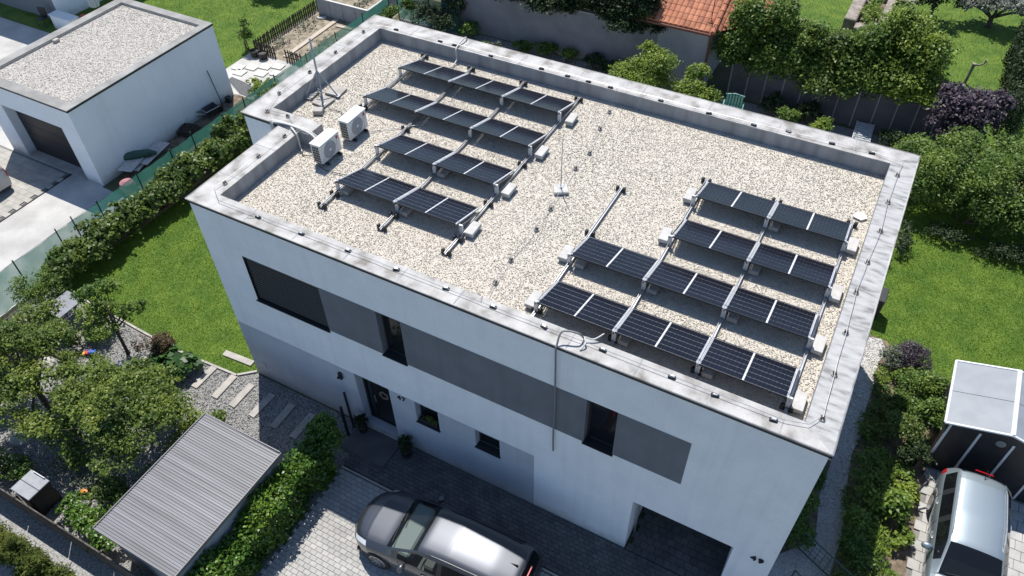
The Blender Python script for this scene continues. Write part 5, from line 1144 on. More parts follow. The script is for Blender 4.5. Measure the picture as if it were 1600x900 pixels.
bush('red_shrub', 'reddish brown leaved shrub at the lawn edging', [(-3.25, -.95, .5, .6, .5, .45), (-2.9, -.8, .4, .45, .4, .35)], 2800, .075, 'red')
bush('rhubarb', 'big leaved dark green rhubarb plant on the gravel', [(-2.2, -1.1, .4, .55, .45, .3), (-2.75, -1.55, .35, .45, .4, .28), (-1.9, -.95, .35, .3, .3, .22)], 420, .26, 'rhubarb', 'plant', aspect=.85, clump=6, spread=.3, up=1.2)
bush('leafy_shrub', 'green shrub between fruit tree and rhubarb', [(-1.6, -2.1, .5, .55, .5, .4), (-2.3, -2.4, .5, .5, .5, .4)], 2300, .085, 'apple')
bush('leafy_shrub', 'pale green shrub against the near corner of the shed roof', [(.3, -2.7, .5, .6, .5, .45), (.75, -3.2, .5, .4, .5, .4)], 2600, .075, 'bright')
bush('leafy_shrub', 'bright low shrub in front of the shed end by the screen fence', [(-.2, -6.1, .45, .7, .4, .4), (.6, -6.25, .5, .55, .35, .4), (-.9, -6.0, .3, .5, .4, .3)], 3200, .10, 'ivy')
bush('leafy_shrub', 'dark low shrub along the shed wall', [(.55, -4.5, .5, .5, .9, .45), (.4, -5.4, .45, .5, .5, .4)], 2600, .09, 'green')
bush('leafy_shrub', 'low mixed shrub at the frame edge by the screen fence', [(-4.6, -6.1, .4, .8, .4, .4), (-3.5, -6.0, .4, .6, .4, .35)], 2600, .09, 'green')
bush('leafy_shrub', 'brownish shrub at the frame edge below the round shrub', [(-7.6, -2.6, .5, .7, .6, .5), (-6.9, -2.5, .3, .4, .4, .3)], 2200, .085, 'red')
bush('leafy_shrub', 'tall shrub at the frame edge above the screen fence', [(-6.4, -5.0, .7, .8, .7, .7), (-7.4, -4.4, .7, .9, .8, .7)], 5200, .09, 'green')
bush('leafy_shrub', 'loose green shrub filling the gap between the two spreading trees', [(-2.9, -3.3, .7, .6, .6, .7), (-3.0, -4.6, .6, .6, .6, .6), (-2.3, -5.0, .4, .5, .4, .4)], 5200, .085, 'green', spread=.28)
bush('leafy_shrub', 'feathery pale shrub between the garden table and the spreading tree', [(-6.6, -2.0, .5, .5, .4, .5), (-5.4, -2.6, .35, .4, .35, .35), (-7.3, -3.3, .6, .6, .6, .6)], 4200, .08, 'apple', spread=.28)
bush('leafy_shrub', 'dark green shrub between the shed roof edge and the spreading tree', [(.55, -3.7, .6, .45, .6, .6), (-.2, -5.3, .5, .5, .4, .5), (.35, -2.2, .3, .4, .35, .3)], 4600, .085, 'hedge', spread=.28)
bush('ground_plants', 'low flowering plants in the soil behind the compost bin', [(-1.7, -5.2, .2, .5, .4, .2), (-2.4, -5.3, .25, .5, .3, .22), (-1.0, -5.2, .2, .4, .3, .18), (-.5, -5.3, .2, .3, .3, .2)], 1600, .07, 'silver', 'plants', trunk=False)
hedge('clipped_hedge', 'bright glossy clipped hedge between shed and paved driveway', 3.78, 4.50, -8.2, -1.75, 1.5, 17000, .105, 'ivy', bumpy=.13, hvar=.18)
bush('ivy_column', 'tall dark ivy bush at the door end of the clipped hedge', [(4.1, -1.5, .9, .42, .42, .75), (3.95, -1.35, 1.35, .34, .36, .42)], 4200, .095, 'ivy')

# ------------------------------------------------------------------ right side beds
bush('bed_shrub', 'light feathery dwarf shrub beside the pale gravel bend', [(17.65, 9.6, .4, .35, .35, .4)], 1700, .06, 'silver')
bush('bed_shrub', 'round dark grey-green shrub at the lawn edge near the shed', [(18.15, 9.85, .45, .55, .5, .5)], 3200, .06, 'purple')
bush('bed_shrub', 'broad fresh green shrub against the metal shed wall', [(18.6, 8.5, .6, .6, .55, .65), (18.8, 7.3, .85, .4, .5, .8), (18.2, 9.0, .3, .4, .35, .3), (18.3, 7.9, .4, .5, .35, .4), (18.85, 9.1, .35, .3, .3, .4)], 8500, .09, 'green', clump=60, spread=.28)
bush('bed_shrub', 'half shaded green shrub between gravel path and metal shed', [(17.8, 7.6, .3, .4, .5, .3), (18.3, 6.7, .65, .5, .45, .6), (17.75, 6.6, .25, .35, .4, .25)], 5600, .065, 'hedge', clump=60, spread=.28)
bush('bed_shrub', 'low creeping green at the gravel bend', [(17.5, 8.8, .2, .3, .4, .2), (17.6, 9.1, .2, .3, .3, .2)], 1300, .05, 'bright')
bush('bed_shrub', 'shaded dark shrub beside the pale path, opposite the house corner', [(17.75, 5.3, .4, .5, .6, .4), (17.9, 4.5, .4, .5, .6, .4)], 4200, .075, 'green')
bush('bed_shrub', 'shaded round shrub at the widening of the pale path', [(17.85, 3.2, .45, .45, .55, .45), (17.9, 2.5, .4, .45, .5, .4)], 4200, .075, 'green')
bush('bed_shrub', 'shaded shrub inside the low green wire fence', [(17.95, 1.4, .4, .45, .6, .4)], 2600, .075, 'hedge')
for k, (x, y, s_) in enumerate(((16.35, 9.2, .3), (16.35, 8.3, .3), (16.35, 7.3, .32), (16.35, 6.2, .34), (16.4, 5.1, .34), (16.4, 4.2, .3), (16.45, 3.2, .38), (16.45, 2.3, .36))):
    bush('wall_shrub', ['first dark shrub at the house wall from the lawn', 'second dark wall shrub from the lawn', 'third dark wall shrub from the lawn', 'fourth dark wall shrub from the lawn', 'fifth dark wall shrub from the lawn', 'sixth dark wall shrub, beside the front house corner', 'seventh dark wall shrub, nearest but one to the street', 'last dark wall shrub, nearest the street'][k],
         [(x, y, s_ + .1, s_ * .9, s_ * 1.3, s_ + .1)], 1700, .07, 'green', group='dark shrubs along the side wall')
bush('bed_shrub', 'sunlit pale green perennial clump beside the silver car', [(18.7, 5.0, .3, .35, .35, .35), (18.45, 4.2, .5, .45, .4, .5), (18.85, 3.6, .25, .25, .35, .25)], 3400, .12, 'bright', clump=60, spread=.28)
bush('bed_shrub', 'sunlit grassy tuft clump near the wire fence and silver car', [(18.4, 3.0, .4, .35, .4, .4), (18.75, 2.3, .25, .3, .35, .25), (18.35, 1.5, .35, .4, .4, .35)], 3400, .15, 'bright', aspect=.16, clump=60, spread=.3)
bush('bed_plants', 'mixed low green plants between the gravel path and the shrubs', [(17.5, 6.6, .15, .3, .8, .18), (17.6, 4.0, .15, .3, .6, .18), (18.3, 5.6, .2, .5, .5, .22), (18.3, 3.7, .2, .35, .6, .2), (18.4, 9.4, .2, .5, .35, .22), (18.9, 8.9, .25, .25, .4, .25), (17.6, 8.2, .15, .25, .5, .18)], 5200, .07, 'green', 'plants', trunk=False)
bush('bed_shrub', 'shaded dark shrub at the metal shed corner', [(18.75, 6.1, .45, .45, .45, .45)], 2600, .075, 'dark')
wfn = root('wire_fence', 'low green wire mesh fence across the pale gravel path', 'fence', (17.3, 2, 0))
WF = mat('fence_green', (.02, .06, .04), None, .5)
def mesh_panel(a, b, h_, par, n=9, m_=4):
    a, b = Vector((*a, 0)), Vector((*b, 0))
    for k in range(m_ + 1):
        z = .08 + (h_ - .08) * k / m_; MB().tube([(a.x, a.y, z), (b.x, b.y, z)], .02 if k in (0, m_) else .006, 5).build('wire', WF, par)
    for k in range(n + 1):
        p = a.lerp(b, k / n); MB().tube([(p.x, p.y, .05), (p.x, p.y, h_)], .02 if k in (0, n) else .006, 5).build('upright', WF, par)
mesh_panel((16.6, 2.15), (17.9, 1.55), .9, wfn); mesh_panel((17.9, 1.55), (17.55, .55), .9, wfn); mesh_panel((16.6, 1.05), (17.55, .55), .9, wfn)
cable('garden_rod', 'dark green pole lying across the bed toward the silver car', [(18.1, .9, .4), (18.7, 1.5, .5), (19.2, 2.1, .55)], .03, WF, 'pole', sub=2)
cable('garden_rod', 'black leaning stick between perennials and the silver car wheel', [(18.75, 4.55, .25), (18.98, 4.95, .6), (19.1, 5.2, .8)], .03, BLACK, 'pole', sub=2)
b = root('rubbish_bin', 'black rubbish bin half hidden by the side parapet on the lawn', 'bin', (16.62, 11.6, 0))
MB().add([(-.24, -.28, 0), (.24, -.28, 0), (.24, .28, 0), (-.24, .28, 0), (-.29, -.34, .95), (.29, -.34, .95), (.29, .34, .95), (-.29, .34, .95)], [(0, 3, 2, 1), (0, 1, 5, 4), (1, 2, 6, 5), (2, 3, 7, 6), (3, 0, 4, 7), (4, 5, 6, 7)]).build('body', BLACKP, b, local=True)
MB().box(-.31, .31, -.36, .36, .95, 1.0, .02).build('lid', BLACKP, b, local=True)
for s in (-.22, .22): MB().lathe([(.06, -.03), (.1, -.02), (.1, .02), (.06, .03)], (s, .32, .1), 12, axis='x').build('wheel', BLACKP, b, local=True)
# metal shed of the neighbour
ms_ = root('metal_shed', 'black panelled metal shed with pale aluminium frame and grey roof', 'shed', (20.4, 7.3, 0))
AX0, AX1, AXR, AY0, AY1, AZ, AR = 19.0, 20.42, 21.9, 6.35, 8.5, 2.05, 2.45
PAN = mat('black_panel', (.02, .021, .024), (.03, .031, .034), .5, 4); TRIM = mat('pale_trim', (.74, .75, .76), None, .45); SROOF = mat('grey_roof_sheet', (.20, .225, .255), (.24, .265, .295), .5, 2)
mb = MB().add([(AX0 + .1, AY0, 0), (AXR - .1, AY0, 0), (AXR - .1, AY0, AZ), (AX1, AY0, AR - .05), (AX0 + .1, AY0, AZ)], [(0, 1, 2, 3, 4)]); mb.build('front_wall', PAN, ms_)
MB().add([(AX0 + .1, AY0, 0), (AX0 + .1, AY1, 0), (AX0 + .1, AY1, AZ), (AX0 + .1, AY0, AZ)], [(3, 2, 1, 0)]).build('side_wall', PAN, ms_)
MB().add([(AX0 + .1, AY1, 0), (AXR - .1, AY1, 0), (AXR - .1, AY1, AZ), (AX1, AY1, AR - .05), (AX0 + .1, AY1, AZ)], [(4, 3, 2, 1, 0)]).build('rear_wall', PAN, ms_)
for x in (AX0 + .12, 19.82, 20.62, 21.42): MB().box(x - .03, x + .03, AY0 - .03, AY0 - .002, 0, AZ + .02, .005).build('frame_bar', TRIM, ms_)
z_ = lambda x: AZ + .06 + (AR - AZ) * (1 - abs(x - AX1) / (AX1 - AX0 + .05))
for xa, xb in ((AX0 - .05, AX1), (AX1, AXR)):
    for ya, yb2 in ((AY0 - .1, (AY0 + AY1) / 2 - .008), ((AY0 + AY1) / 2 + .008, AY1 + .1)):
        MB().add([(xa, ya, z_(xa)), (xb, ya, z_(xb)), (xb, yb2, z_(xb)), (xa, yb2, z_(xa)), (xa, ya, z_(xa) - .03), (xb, ya, z_(xb) - .03), (xb, yb2, z_(xb) - .03), (xa, yb2, z_(xa) - .03)], [(0, 1, 2, 3), (7, 6, 5, 4), (0, 4, 5, 1), (2, 6, 7, 3), (1, 5, 6, 2), (3, 7, 4, 0)]).build('roof_sheet', SROOF, ms_)
def trim(a, b, r_): MB().tube([a, b], r_, 8).build('roof_trim', TRIM, ms_)
trim((AX0 - .05, AY0 - .1, z_(AX0 - .05)), (AX0 - .05, AY1 + .1, z_(AX0 - .05)), .035); trim((AX1, AY0 - .1, z_(AX1)), (AX1, AY1 + .1, z_(AX1)), .06)
for yy in (AY0 - .1, AY1 + .1): trim((AX0 - .05, yy, z_(AX0 - .05)), (AX1, yy, z_(AX1)), .035); trim((AX1, yy, z_(AX1)), (AXR, yy, z_(AXR)), .035)
MB().lathe([(.12, -.012), (.12, 0)], (20.35, AY0 - .004, 1.95), 18, axis='y').build('round_vent', GALV, ms_)
nd = sheet('neighbour_drive', NDRIVE, .012, JOINT); fp = MB(); y = -2.9; k = 0
while y < 6.3:
    x = 19.32 + (.15 if k % 2 else 0)
    while x < 23: fp.box(x - .145, x + .145, y - .145, y + .145, .014, .06, .006); x += .3
    y += .3; k += 1
fp.build('paver_field', PAVEL, nd, kind='stuff', local=True)

# ------------------------------------------------------------------ trees and shrubs behind the house
bush('back_shrub', 'large yellow-green shrub right behind the far parapet', [(4.9, 19.9, 1.2, 1.2, 1.0, 1.0), (5.5, 20.3, 1.8, .9, .85, .8), (4.3, 20.1, .9, .9, .9, .9), (4.9, 20.6, 2.2, .5, .5, .55)], 12000, .10, 'bright', spread=.22)
bush('back_shrub', 'smaller yellow-green shrub beside the dark panel fence', [(7.3, 19.9, .95, .85, .8, .9), (7.9, 20.2, .7, .7, .7, .7), (7.2, 20.8, 1.6, .5, .5, .6)], 7500, .11, 'bright', spread=.22)
for k, (x, y, s_, kd) in enumerate(((-5.0, 21.9, .6, 'ivy'), (-3.75, 20.9, .38, 'bright'), (-3.0, 20.95, .42, 'silver'), (-1.9, 21.7, .5, 'green'), (-.7, 21.9, .6, 'green'), (.55, 21.8, .55, 'green'), (2.0, 21.8, .6, 'dark'), (3.1, 21.6, .6, 'dark'), (3.9, 21.2, .55, 'dark'))):
    bush('wall_plant', ['pale leaved hosta bush in the wall corner beside the net fence', 'bright tufted shrub in the gravel behind the roof pipes', 'silvery lavender clump in the gravel', 'first dark bush before the grey wall after the lavender', 'second dark bush before the grey wall', 'third dark bush before the grey wall', 'fourth dark bush before the grey wall', 'fifth dark bush before the grey wall', 'last dark bush before the grey wall, beside the large yellow-green shrub'][k],
         [(x, y, s_ * .6, s_, s_ * .8, s_ * .7)], 1500, .09, kd)
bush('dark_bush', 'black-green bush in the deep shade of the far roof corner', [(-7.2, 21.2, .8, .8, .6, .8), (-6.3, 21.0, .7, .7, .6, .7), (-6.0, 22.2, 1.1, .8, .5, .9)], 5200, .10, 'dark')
TG = 'dark conifers above the grey wall'
for k, (x, y, h_, r_) in enumerate(((-7.6, 23.6, 3.2, 1.0), (-2.3, 23.7, 3.6, 1.1), (-.9, 23.4, 3.6, 1.2), (.9, 23.7, 3.9, 1.3), (2.6, 23.5, 3.7, 1.2), (3.5, 23.2, 3.0, .8))):
    tree('dark_conifer', ['dark conifer behind the green net corner', 'outermost dark conifer above the plain grey wall', 'first dark conifer above the grey wall', 'second dark conifer above the grey wall', 'third dark conifer above the grey wall', 'last dark conifer, next to the orange roof'][k], (x, y), h_ * .9,
         [(x, y - .5, 3.0, r_ * 1.15, 1.0, 1.0), (x + .1, y - .2, 4.0, r_ * .95, .9, 1.0), (x - .4, y - 1.0, 2.4, r_ * .9, .7, .7), (x + .5, y - 1.0, 2.5, r_ * .9, .7, .7)], 13000, .13, 'dark', 'conifer', .12, TG)
TR = 'leafy tree row behind the panel fence'
for k, (x, y, h_, r_, kd) in enumerate(((8.3, 23.3, 4.2, .95, 'green'), (9.6, 23.7, 4.0, 1.1, 'green'), (10.9, 23.6, 3.5, 1.0, 'green'), (12.1, 23.5, 3.2, 1.05, 'hedge'), (13.3, 23.6, 3.8, 1.2, 'green'), (14.4, 24.2, 4.4, 1.4, 'bright'), (15.5, 23.6, 4.0, 1.2, 'bright'))):
    tree('leafy_tree', ['slim leafy tree at the right edge of the orange roof', 'second leafy tree of the row after the orange roof', 'third leafy tree of the row above the panel fence', 'fourth, lowest and darkest tree of the row above the panel fence', 'fifth leafy tree of the row above the panel fence', 'tallest bright leafy tree of the row', 'last bright leafy tree of the row, beside the purple tree'][k], (x, y), h_ * .85,
         [(x, y - .5, h_ * .45, r_ * 1.05, r_ * .9, h_ * .3), (x + .15, y, h_ * .8, r_ * .75, r_ * .8, h_ * .3), (x - .4, y + .3, h_ * .62, r_ * .75, r_ * .75, h_ * .24), (x + .5, y - .6, h_ * .55, r_ * .75, r_ * .65, h_ * .22), (x - .2, y - .8, h_ * .42, r_ * .8, r_ * .5, h_ * .16)], 11000, .145, kd, 'tree', .1, TR, clump=26, spread=.24)
tree('purple_tree', 'dark purple leaved plum tree at the end of the panel fence', (17.6, 21.7), 3.0, [(17.2, 21.6, 1.9, .8, .8, .8), (18.1, 21.9, 2.2, .8, .8, .8), (17.7, 21.2, 1.5, .9, .7, .7), (18.6, 22.3, 2.6, .55, .55, .5), (17.1, 22.1, 2.6, .55, .55, .5), (17.8, 21.8, 2.3, .9, .8, .8)], 12000, .15, 'purple', clump=18, spread=.24, shell=.4)
bush('big_shrub', 'large green shrub at the back corner of the house roof', [(17.1, 18.2, 1.3, 1.1, 1.1, 1.2), (17.6, 19.4, 1.7, 1.0, 1.0, 1.0), (16.9, 17.6, .8, .7, .7, .8), (18.1, 18.6, 1.3, .9, .9, 1.1), (16.5, 19.3, 1.2, .8, .9, 1.0)], 17000, .10, 'green')
bush('big_shrub', 'rounded bright green shrub in the middle of the lawn border', [(18.9, 17.9, 1.3, 1.1, 1.0, 1.2), (19.4, 17.6, .9, .8, .7, .8), (18.4, 17.6, .8, .8, .6, .75), (18.9, 18.8, 1.6, .9, .9, .9)], 14000, .10, 'green')
bush('big_shrub', 'dark green shrub at the frame edge behind the lawn border', [(20.2, 19.3, 1.2, 1.0, 1.0, 1.2), (19.6, 20.6, 1.3, .9, .9, 1.1), (21.0, 18.0, 1.0, 1.1, 1.0, 1.1), (20.3, 17.6, .9, .9, .8, .9), (20.8, 20.0, 1.4, 1.0, 1.0, 1.1), (18.8, 20.0, 1.2, .9, .8, 1.0)], 17000, .115, 'green')
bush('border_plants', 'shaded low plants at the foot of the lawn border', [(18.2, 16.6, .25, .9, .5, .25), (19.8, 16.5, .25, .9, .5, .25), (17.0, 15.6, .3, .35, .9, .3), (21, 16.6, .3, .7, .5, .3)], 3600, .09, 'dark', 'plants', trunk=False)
bush('border_plants', 'low plants along the house foot beside the lawn', [(16.45, 14.6, .3, .3, .8, .3), (16.4, 12.9, .3, .3, .7, .3)], 1600, .08, 'green', 'plants', trunk=False)
for k, (x, y, s_) in enumerate(((11.3, 21.3, .5), (12.9, 20.9, .6), (10.6, 21.8, .55), (12.0, 21.9, .6), (15.6, 21.4, .6), (16.5, 20.6, .6))):
    bush('fence_shrub', ['small shrub with pale flowers behind the far parapet', 'light leaved shrub beside the garden lounger', 'dark shrub behind the green chair', 'dark shrub against the panel fence, between chair and lounger', 'dark shrub on the far side of the lounger', 'dark shrub below the purple tree'][k], [(x, y, s_ * .8, s_, s_ * .8, s_ * .9)], 1800, .10, ['green', 'bright', 'dark', 'dark', 'dark', 'dark'][k])
tree('blossom_tree', 'white blossoming tree on the far lawn', (18.2, 34.7), .9, [(17.4, 35.0, 1.0, 1.1, 1.0, .5), (18.9, 35.1, 1.1, 1.1, 1.0, .5), (18.2, 34.8, 1.3, 1.1, 1.0, .55), (17.0, 34.6, 1.0, .6, .6, .35), (19.6, 34.8, 1.0, .6, .6, .35)], 7000, .14, 'blossom', tr=.14)
tree('garden_tree', 'small dark leaved tree beyond the stone planter', (15.4, 34.5), 2.4, [(15.3, 34.6, 2.0, 1.0, 1.0, 1.2), (15.2, 34.2, 1.2, 1.1, .9, .9)], 5000, .14, 'dark')
hedge('conifer_hedge', 'narrow dark conifer hedge crossing the far lawn', 19.25, 19.95, 24.4, 32.5, 1.5, 9000, .12, 'dark')
tree('garden_tree', 'young tree outside the frame shading the lawn by the garden table', (-17.9, 21.6), 2.2, [(-17.8, 21.5, 2.6, .9, .8, .6), (-18.4, 21.2, 2.4, .6, .6, .5), (-17.2, 21.9, 2.5, .6, .6, .5)], 3600, .12, 'green')
bush('garden_shrub', 'small upright shrub at the corner of the picket fence', [(-14.3, 15.6, .7, .4, .4, .55), (-14.3, 15.7, 1.3, .28, .28, .4)], 1700, .085, 'green')
bush('garden_shrub', 'yellow-green perennial behind the garage by the net fence', [(-11.0, 12.6, .3, .5, .4, .3), (-10.6, 13.2, .35, .4, .4, .35), (-11.6, 13.1, .25, .35, .3, .3)], 1800, .10, 'bright')
bush('vegetable_rows', 'sparse young vegetables growing in the dry beds', [(-13.2, 17.2, .12, .5, 1.2, .12), (-13.2, 19.0, .12, .5, .9, .12), (-11.2, 17.4, .12, .6, 1.2, .12), (-10.7, 16.3, .12, .5, .5, .12)], 700, .10, 'silver', 'vegetables', trunk=False, clump=6)
bush('ivy_mat', 'green climber growing over the net behind the far roof corner', [(-9.3, 20.6, .6, .3, .9, .5), (-8.6, 21.9, .8, .7, .3, .6)], 2200, .11, 'green')
# ------------------------------------------------------------------ cars (local x forward, nose at +x)
def paint(name, c, metal=.55, rough=.28): return mat(name, c, None, rough, metal=metal, coat=.8)
TYRE = mat('tyre', (.016, .016, .017), None, .8); RIMM = mat('rim_alloy', (.55, .56, .57), None, .3, metal=.8)
CARGL = glass_mat('car_glass', (.02, .023, .025), .66); CARGD = glass_mat('car_glass_dark', (.006, .007, .008), .08)
LAMP = mat('lamp_glass', (.62, .66, .70), None, .08, spec=.8); TAIL = mat('tail_lamp', (.35, .01, .015), None, .15)
SEAT = mat('seat_fabric', (.20, .20, .205), None, .9); DASH = mat('dashboard', (.46, .47, .45), None, .7)
def car(name, label, loc, rz, T, Wd, PM, wheels, wr, spokes, seams, glass_side, rails=True, front_glass=CARGL):
    r = root(name, label, 'car', loc, None, rz)
    T = np.array(T, float); Ls = T[-1, 0]; S = np.unique(np.concatenate([np.arange(0, Ls + 1e-6, .04), T[:, 0]])); S = S[np.concatenate([[True], np.diff(S) > 1e-4])]
    cols = [np.interp(S, T[:, 0], T[:, k]) for k in range(1, 7)]
    def sm(a, k=7):
        b = a.copy()
        for _ in range(k): b[1:-1] = .25 * b[:-2] + .5 * b[1:-1] + .25 * b[2:]
        return b
    zc, ze, zb, w2, w3, w4 = [sm(a) for a in cols]
    zl = np.full_like(S, .23)
    for xw in wheels:
        d = np.abs(S - xw); R = wr + .07; k = d < R; zl[k] = np.maximum(zl[k], wr + np.sqrt(np.maximum(R * R - d[k] ** 2, 0)))
    ns = len(S); ring = []
    for i in range(ns):
        z2 = max(.60, zl[i] + .03); z3 = max(zb[i] - .13, z2 + .02)
        j = [(w2[i] * .93, zl[i]), (w2[i] * .98, max(.36, zl[i] + .012)), (w2[i], z2), (w2[i] * .995, z3), (w3[i], zb[i])]
        a, b = j[4], (w4[i], ze[i])
        j += [(a[0] + (b[0] - a[0]) * .10, a[1] + (b[1] - a[1]) * .10), (a[0] + (b[0] - a[0]) * .88, a[1] + (b[1] - a[1]) * .88), b]
        dz = zc[i] - ze[i]
        j += [(w4[i] * .95, ze[i] + dz * .34), (w4[i] * .72, ze[i] + dz * .72), (w4[i] * .38, ze[i] + dz * .94), (0, zc[i])]
        ring.append(j)
    nj = 12; V = np.zeros((ns, 2 * nj - 1, 3))
    for i in range(ns):
        x = Ls / 2 - S[i]
        for k in range(nj):
            V[i, k] = (x, -ring[i][k][0], ring[i][k][1]); V[i, 2 * nj - 2 - k] = (x, ring[i][k][0], ring[i][k][1])
    # nose and tail rounding: bow the ends in plan
    for i in range(ns):
        for k in range(2 * nj - 1):
            y = abs(V[i, k, 1]) / (Wd / 2)
            if S[i] < 1.2: V[i, k, 0] -= .34 * y ** 2.4 * (1 - S[i] / 1.2) ** 1.2
            if Ls - S[i] < .7: V[i, k, 0] += .10 * y ** 2.5 * (1 - (Ls - S[i]) / .7)
    cowl, rf0, rf1, rb = glass_side['cowl'], glass_side['roof0'], glass_side['roof1'], glass_side['rear']
    groups = {}
    for i in range(ns - 1):
        sm_ = (S[i] + S[i + 1]) / 2
        for k in range(2 * nj - 2):
            kk = k if k < nj - 1 else 2 * nj - 3 - k; side = 0 if k < nj - 1 else 1; g = 'body'
            if cowl < sm_ < rf0 and kk >= 8: g = 'windscreen'
            elif rf1 < sm_ < rb and kk >= 8: g = 'rear_window'
            elif kk == 5:
                for q, (a, b) in enumerate(glass_side['win']):
                    if a < sm_ < b: g = ('side_window', q, side)
                if g == 'body' and glass_side['win'][0][0] < sm_ < glass_side['win'][-1][1]: g = ('pillar', int(sum(sm_ > b - .03 for a, b in glass_side['win'])), side)
            if sm_ < .52 and sm_ > .08 and kk in (4, 5, 6): g = ('headlight', side)
            if Ls - sm_ < .32 and Ls - sm_ > .02 and kk in (3, 4): g = ('tail_light', side)
            groups.setdefault(g, []).append((i, k))
    for i, nm in ((0, 'nose'), (ns - 1, 'tail')): pass
    def emit(g, nm, M, par, cap=False, smooth=True):
        mb = MB(); ids = {}
        for (i, k) in groups.get(g, []):
            q = []
            for (a, b) in ((i, k), (i + 1, k), (i + 1, k + 1), (i, k + 1)):
                if (a, b) not in ids: ids[(a, b)] = len(mb.v); mb.v.append(tuple(V[a, b]))
                q.append(ids[(a, b)])
            mb.f.append(tuple(q)); mb.m.append(0)
        if cap:
            for i in (0, ns - 1):
                n0 = len(mb.v); mb.v += [tuple(V[i, k]) for k in range(2 * nj - 1)]; f = tuple(range(n0, n0 + 2 * nj - 1)); mb.f.append(f if i == 0 else f[::-1]); mb.m.append(0)
        if mb.f: return mb.build(nm, M, par, smooth=smooth, local=True)
    body = emit('body', 'body', PM, r, True)
    emit('windscreen', 'windscreen', front_glass, r); emit('rear_window', 'rear_window', CARGD, r)
    for g in list(groups):
        if isinstance(g, tuple): emit(g, g[0], {'side_window': front_glass, 'pillar': BLACK, 'headlight': LAMP, 'tail_light': TAIL}[g[0]], r)
    X = lambda s: Ls / 2 - s
    MB().box(X(Ls - .25), X(.25), -Wd / 2 + .12, Wd / 2 - .12, .2, .34).build('underbody', BLACKP, r, local=True)
    MB().box(X(rf1 + .1), X(cowl + .1), -Wd / 2 + .16, Wd / 2 - .16, .34, .5).build('cabin_floor', SEAT, r, local=True)
    MB().box(X(cowl + .62), X(cowl + .1), -Wd / 2 + .2, Wd / 2 - .2, .6, glass_side['dash'], .05).build('dashboard', DASH, r, local=True)
    for s0, sy in ((rf0 + .5, -.36), (rf0 + .5, .36), (rf0 + 1.4, -.36), (rf0 + 1.4, .36)):
        MB().box(X(s0 + .02), X(s0 - .5), sy - .25, sy + .25, .5, .66, .05).box(X(s0 + .14), X(s0), sy - .24, sy + .24, .62, 1.12, .05).box(X(s0 + .15), X(s0 + .05), sy - .13, sy + .13, 1.13, 1.32, .04).build('seat', SEAT, r, local=True)
    sw = MB().tube([(X(cowl + .78), .36 + .18 * math.cos(t * math.pi / 8), .95 + .18 * math.sin(t * math.pi / 8)) for t in range(17)], .016, 6).build('steering_wheel', BLACKP, r, local=True)
    def at(s, k): 
        i = int(np.argmin(np.abs(S - s))); return V[i, k]
    # seams
    for s in seams:
        for side in (0, 1):
            ks = [1, 2, 3, 4] if side == 0 else [2 * nj - 3, 2 * nj - 4, 2 * nj - 5, 2 * nj - 6]
            MB().tube([at(s, k) + np.array([0, (-1 if side == 0 else 1) * .002, 0]) for k in ks], .005, 5).build('door_seam', BLACKP, r, local=True)
    for side in (0, 1):
        k = 8 if side == 0 else 2 * nj - 2 - 8
        MB().tube([at(s, k) + np.array([0, 0, .003]) for s in np.linspace(.3, cowl - .02, 8)], .005, 5).build('bonnet_seam', BLACKP, r, local=True)
        # mirror
        p = at(cowl + .62, 4 if side == 0 else 2 * nj - 6); sg = -1 if side == 0 else 1
        mm = MB().lathe([(.03, -.13), (.09, -.10), (.115, 0), (.10, .08), (.04, .12)], (0, 0, 0), 12, axis='y'); mm.v = [(a * .75 + p[0], b + p[1] + sg * .15, c * .9 + p[2] + .05) for a, b, c in mm.v]
        mm.build('mirror', PM, r, smooth=True, local=True)
        MB().tube([(p[0], p[1] - sg * .01, p[2]), (p[0], p[1] + sg * .09, p[2] + .03)], .025, 6).build('mirror_arm', BLACKP, r, local=True)
        if rails:
            k = 7 if side == 0 else 2 * nj - 2 - 7
            pts = [at(s, k) + np.array([0, -sg * .03, .045]) for s in np.linspace(rf0 + .12, rf1 - .1, 10)]; pts[0] = pts[0] - np.array([0, 0, .05]); pts[-1] = pts[-1] - np.array([0, 0, .05])
            MB().tube(pts, .017, 6).build('roof_rail', BLACK if rails == 'black' else GALV, r, local=True)
        for s in [(a + b) / 2 + .25 for a, b in glass_side['win'][:2]]:
            p = at(s, 3 if side == 0 else 2 * nj - 5); MB().tube([p + np.array([.1, sg * .004, .0]), p + np.array([0, sg * .03, .01]), p + np.array([-.1, sg * .004, .0])], .014, 6).build('door_handle', RIMM if rails != 'black' else PM, r, local=True)
    for s0, s1, y0, y1 in ((cowl + .03, cowl + .12, -.55, .0), (cowl + .03, cowl + .12, .05, .6)):
        i0 = int(np.argmin(np.abs(S - s0))); MB().tube([(X(s0), y0, zc[i0] + .01), (X(s1), y1, zc[i0] + .05)], .012, 5).build('wiper', BLACKP, r, local=True)
    i0 = int(np.argmin(np.abs(S - (rf1 - .25)))); zt = zc[i0]
    if rails == 'black': MB().add([(X(rf1 - .15), -.03, zt - .01), (X(rf1 - .15), .03, zt - .01), (X(rf1 - .4), 0, zt), (X(rf1 - .17), 0, zt + .08)], [(0, 2, 3), (2, 1, 3), (1, 0, 3)]).build('antenna', BLACKP, r, local=True)
    else: MB().tube([(X(rf1 - .12), 0, zt), (X(rf1 + .05), 0, zt + .22)], [.012, .006], 6).build('antenna', BLACKP, r, local=True)
    MB().tube([(X(rf1 - .03), y, zc[int(np.argmin(np.abs(S - rf1)))] - abs(y) ** 2 * .12 + .006) for y in np.linspace(-w4[i0] * .9, w4[i0] * .9, 9)], .006, 5).build('tailgate_seam', BLACKP, r, local=True)
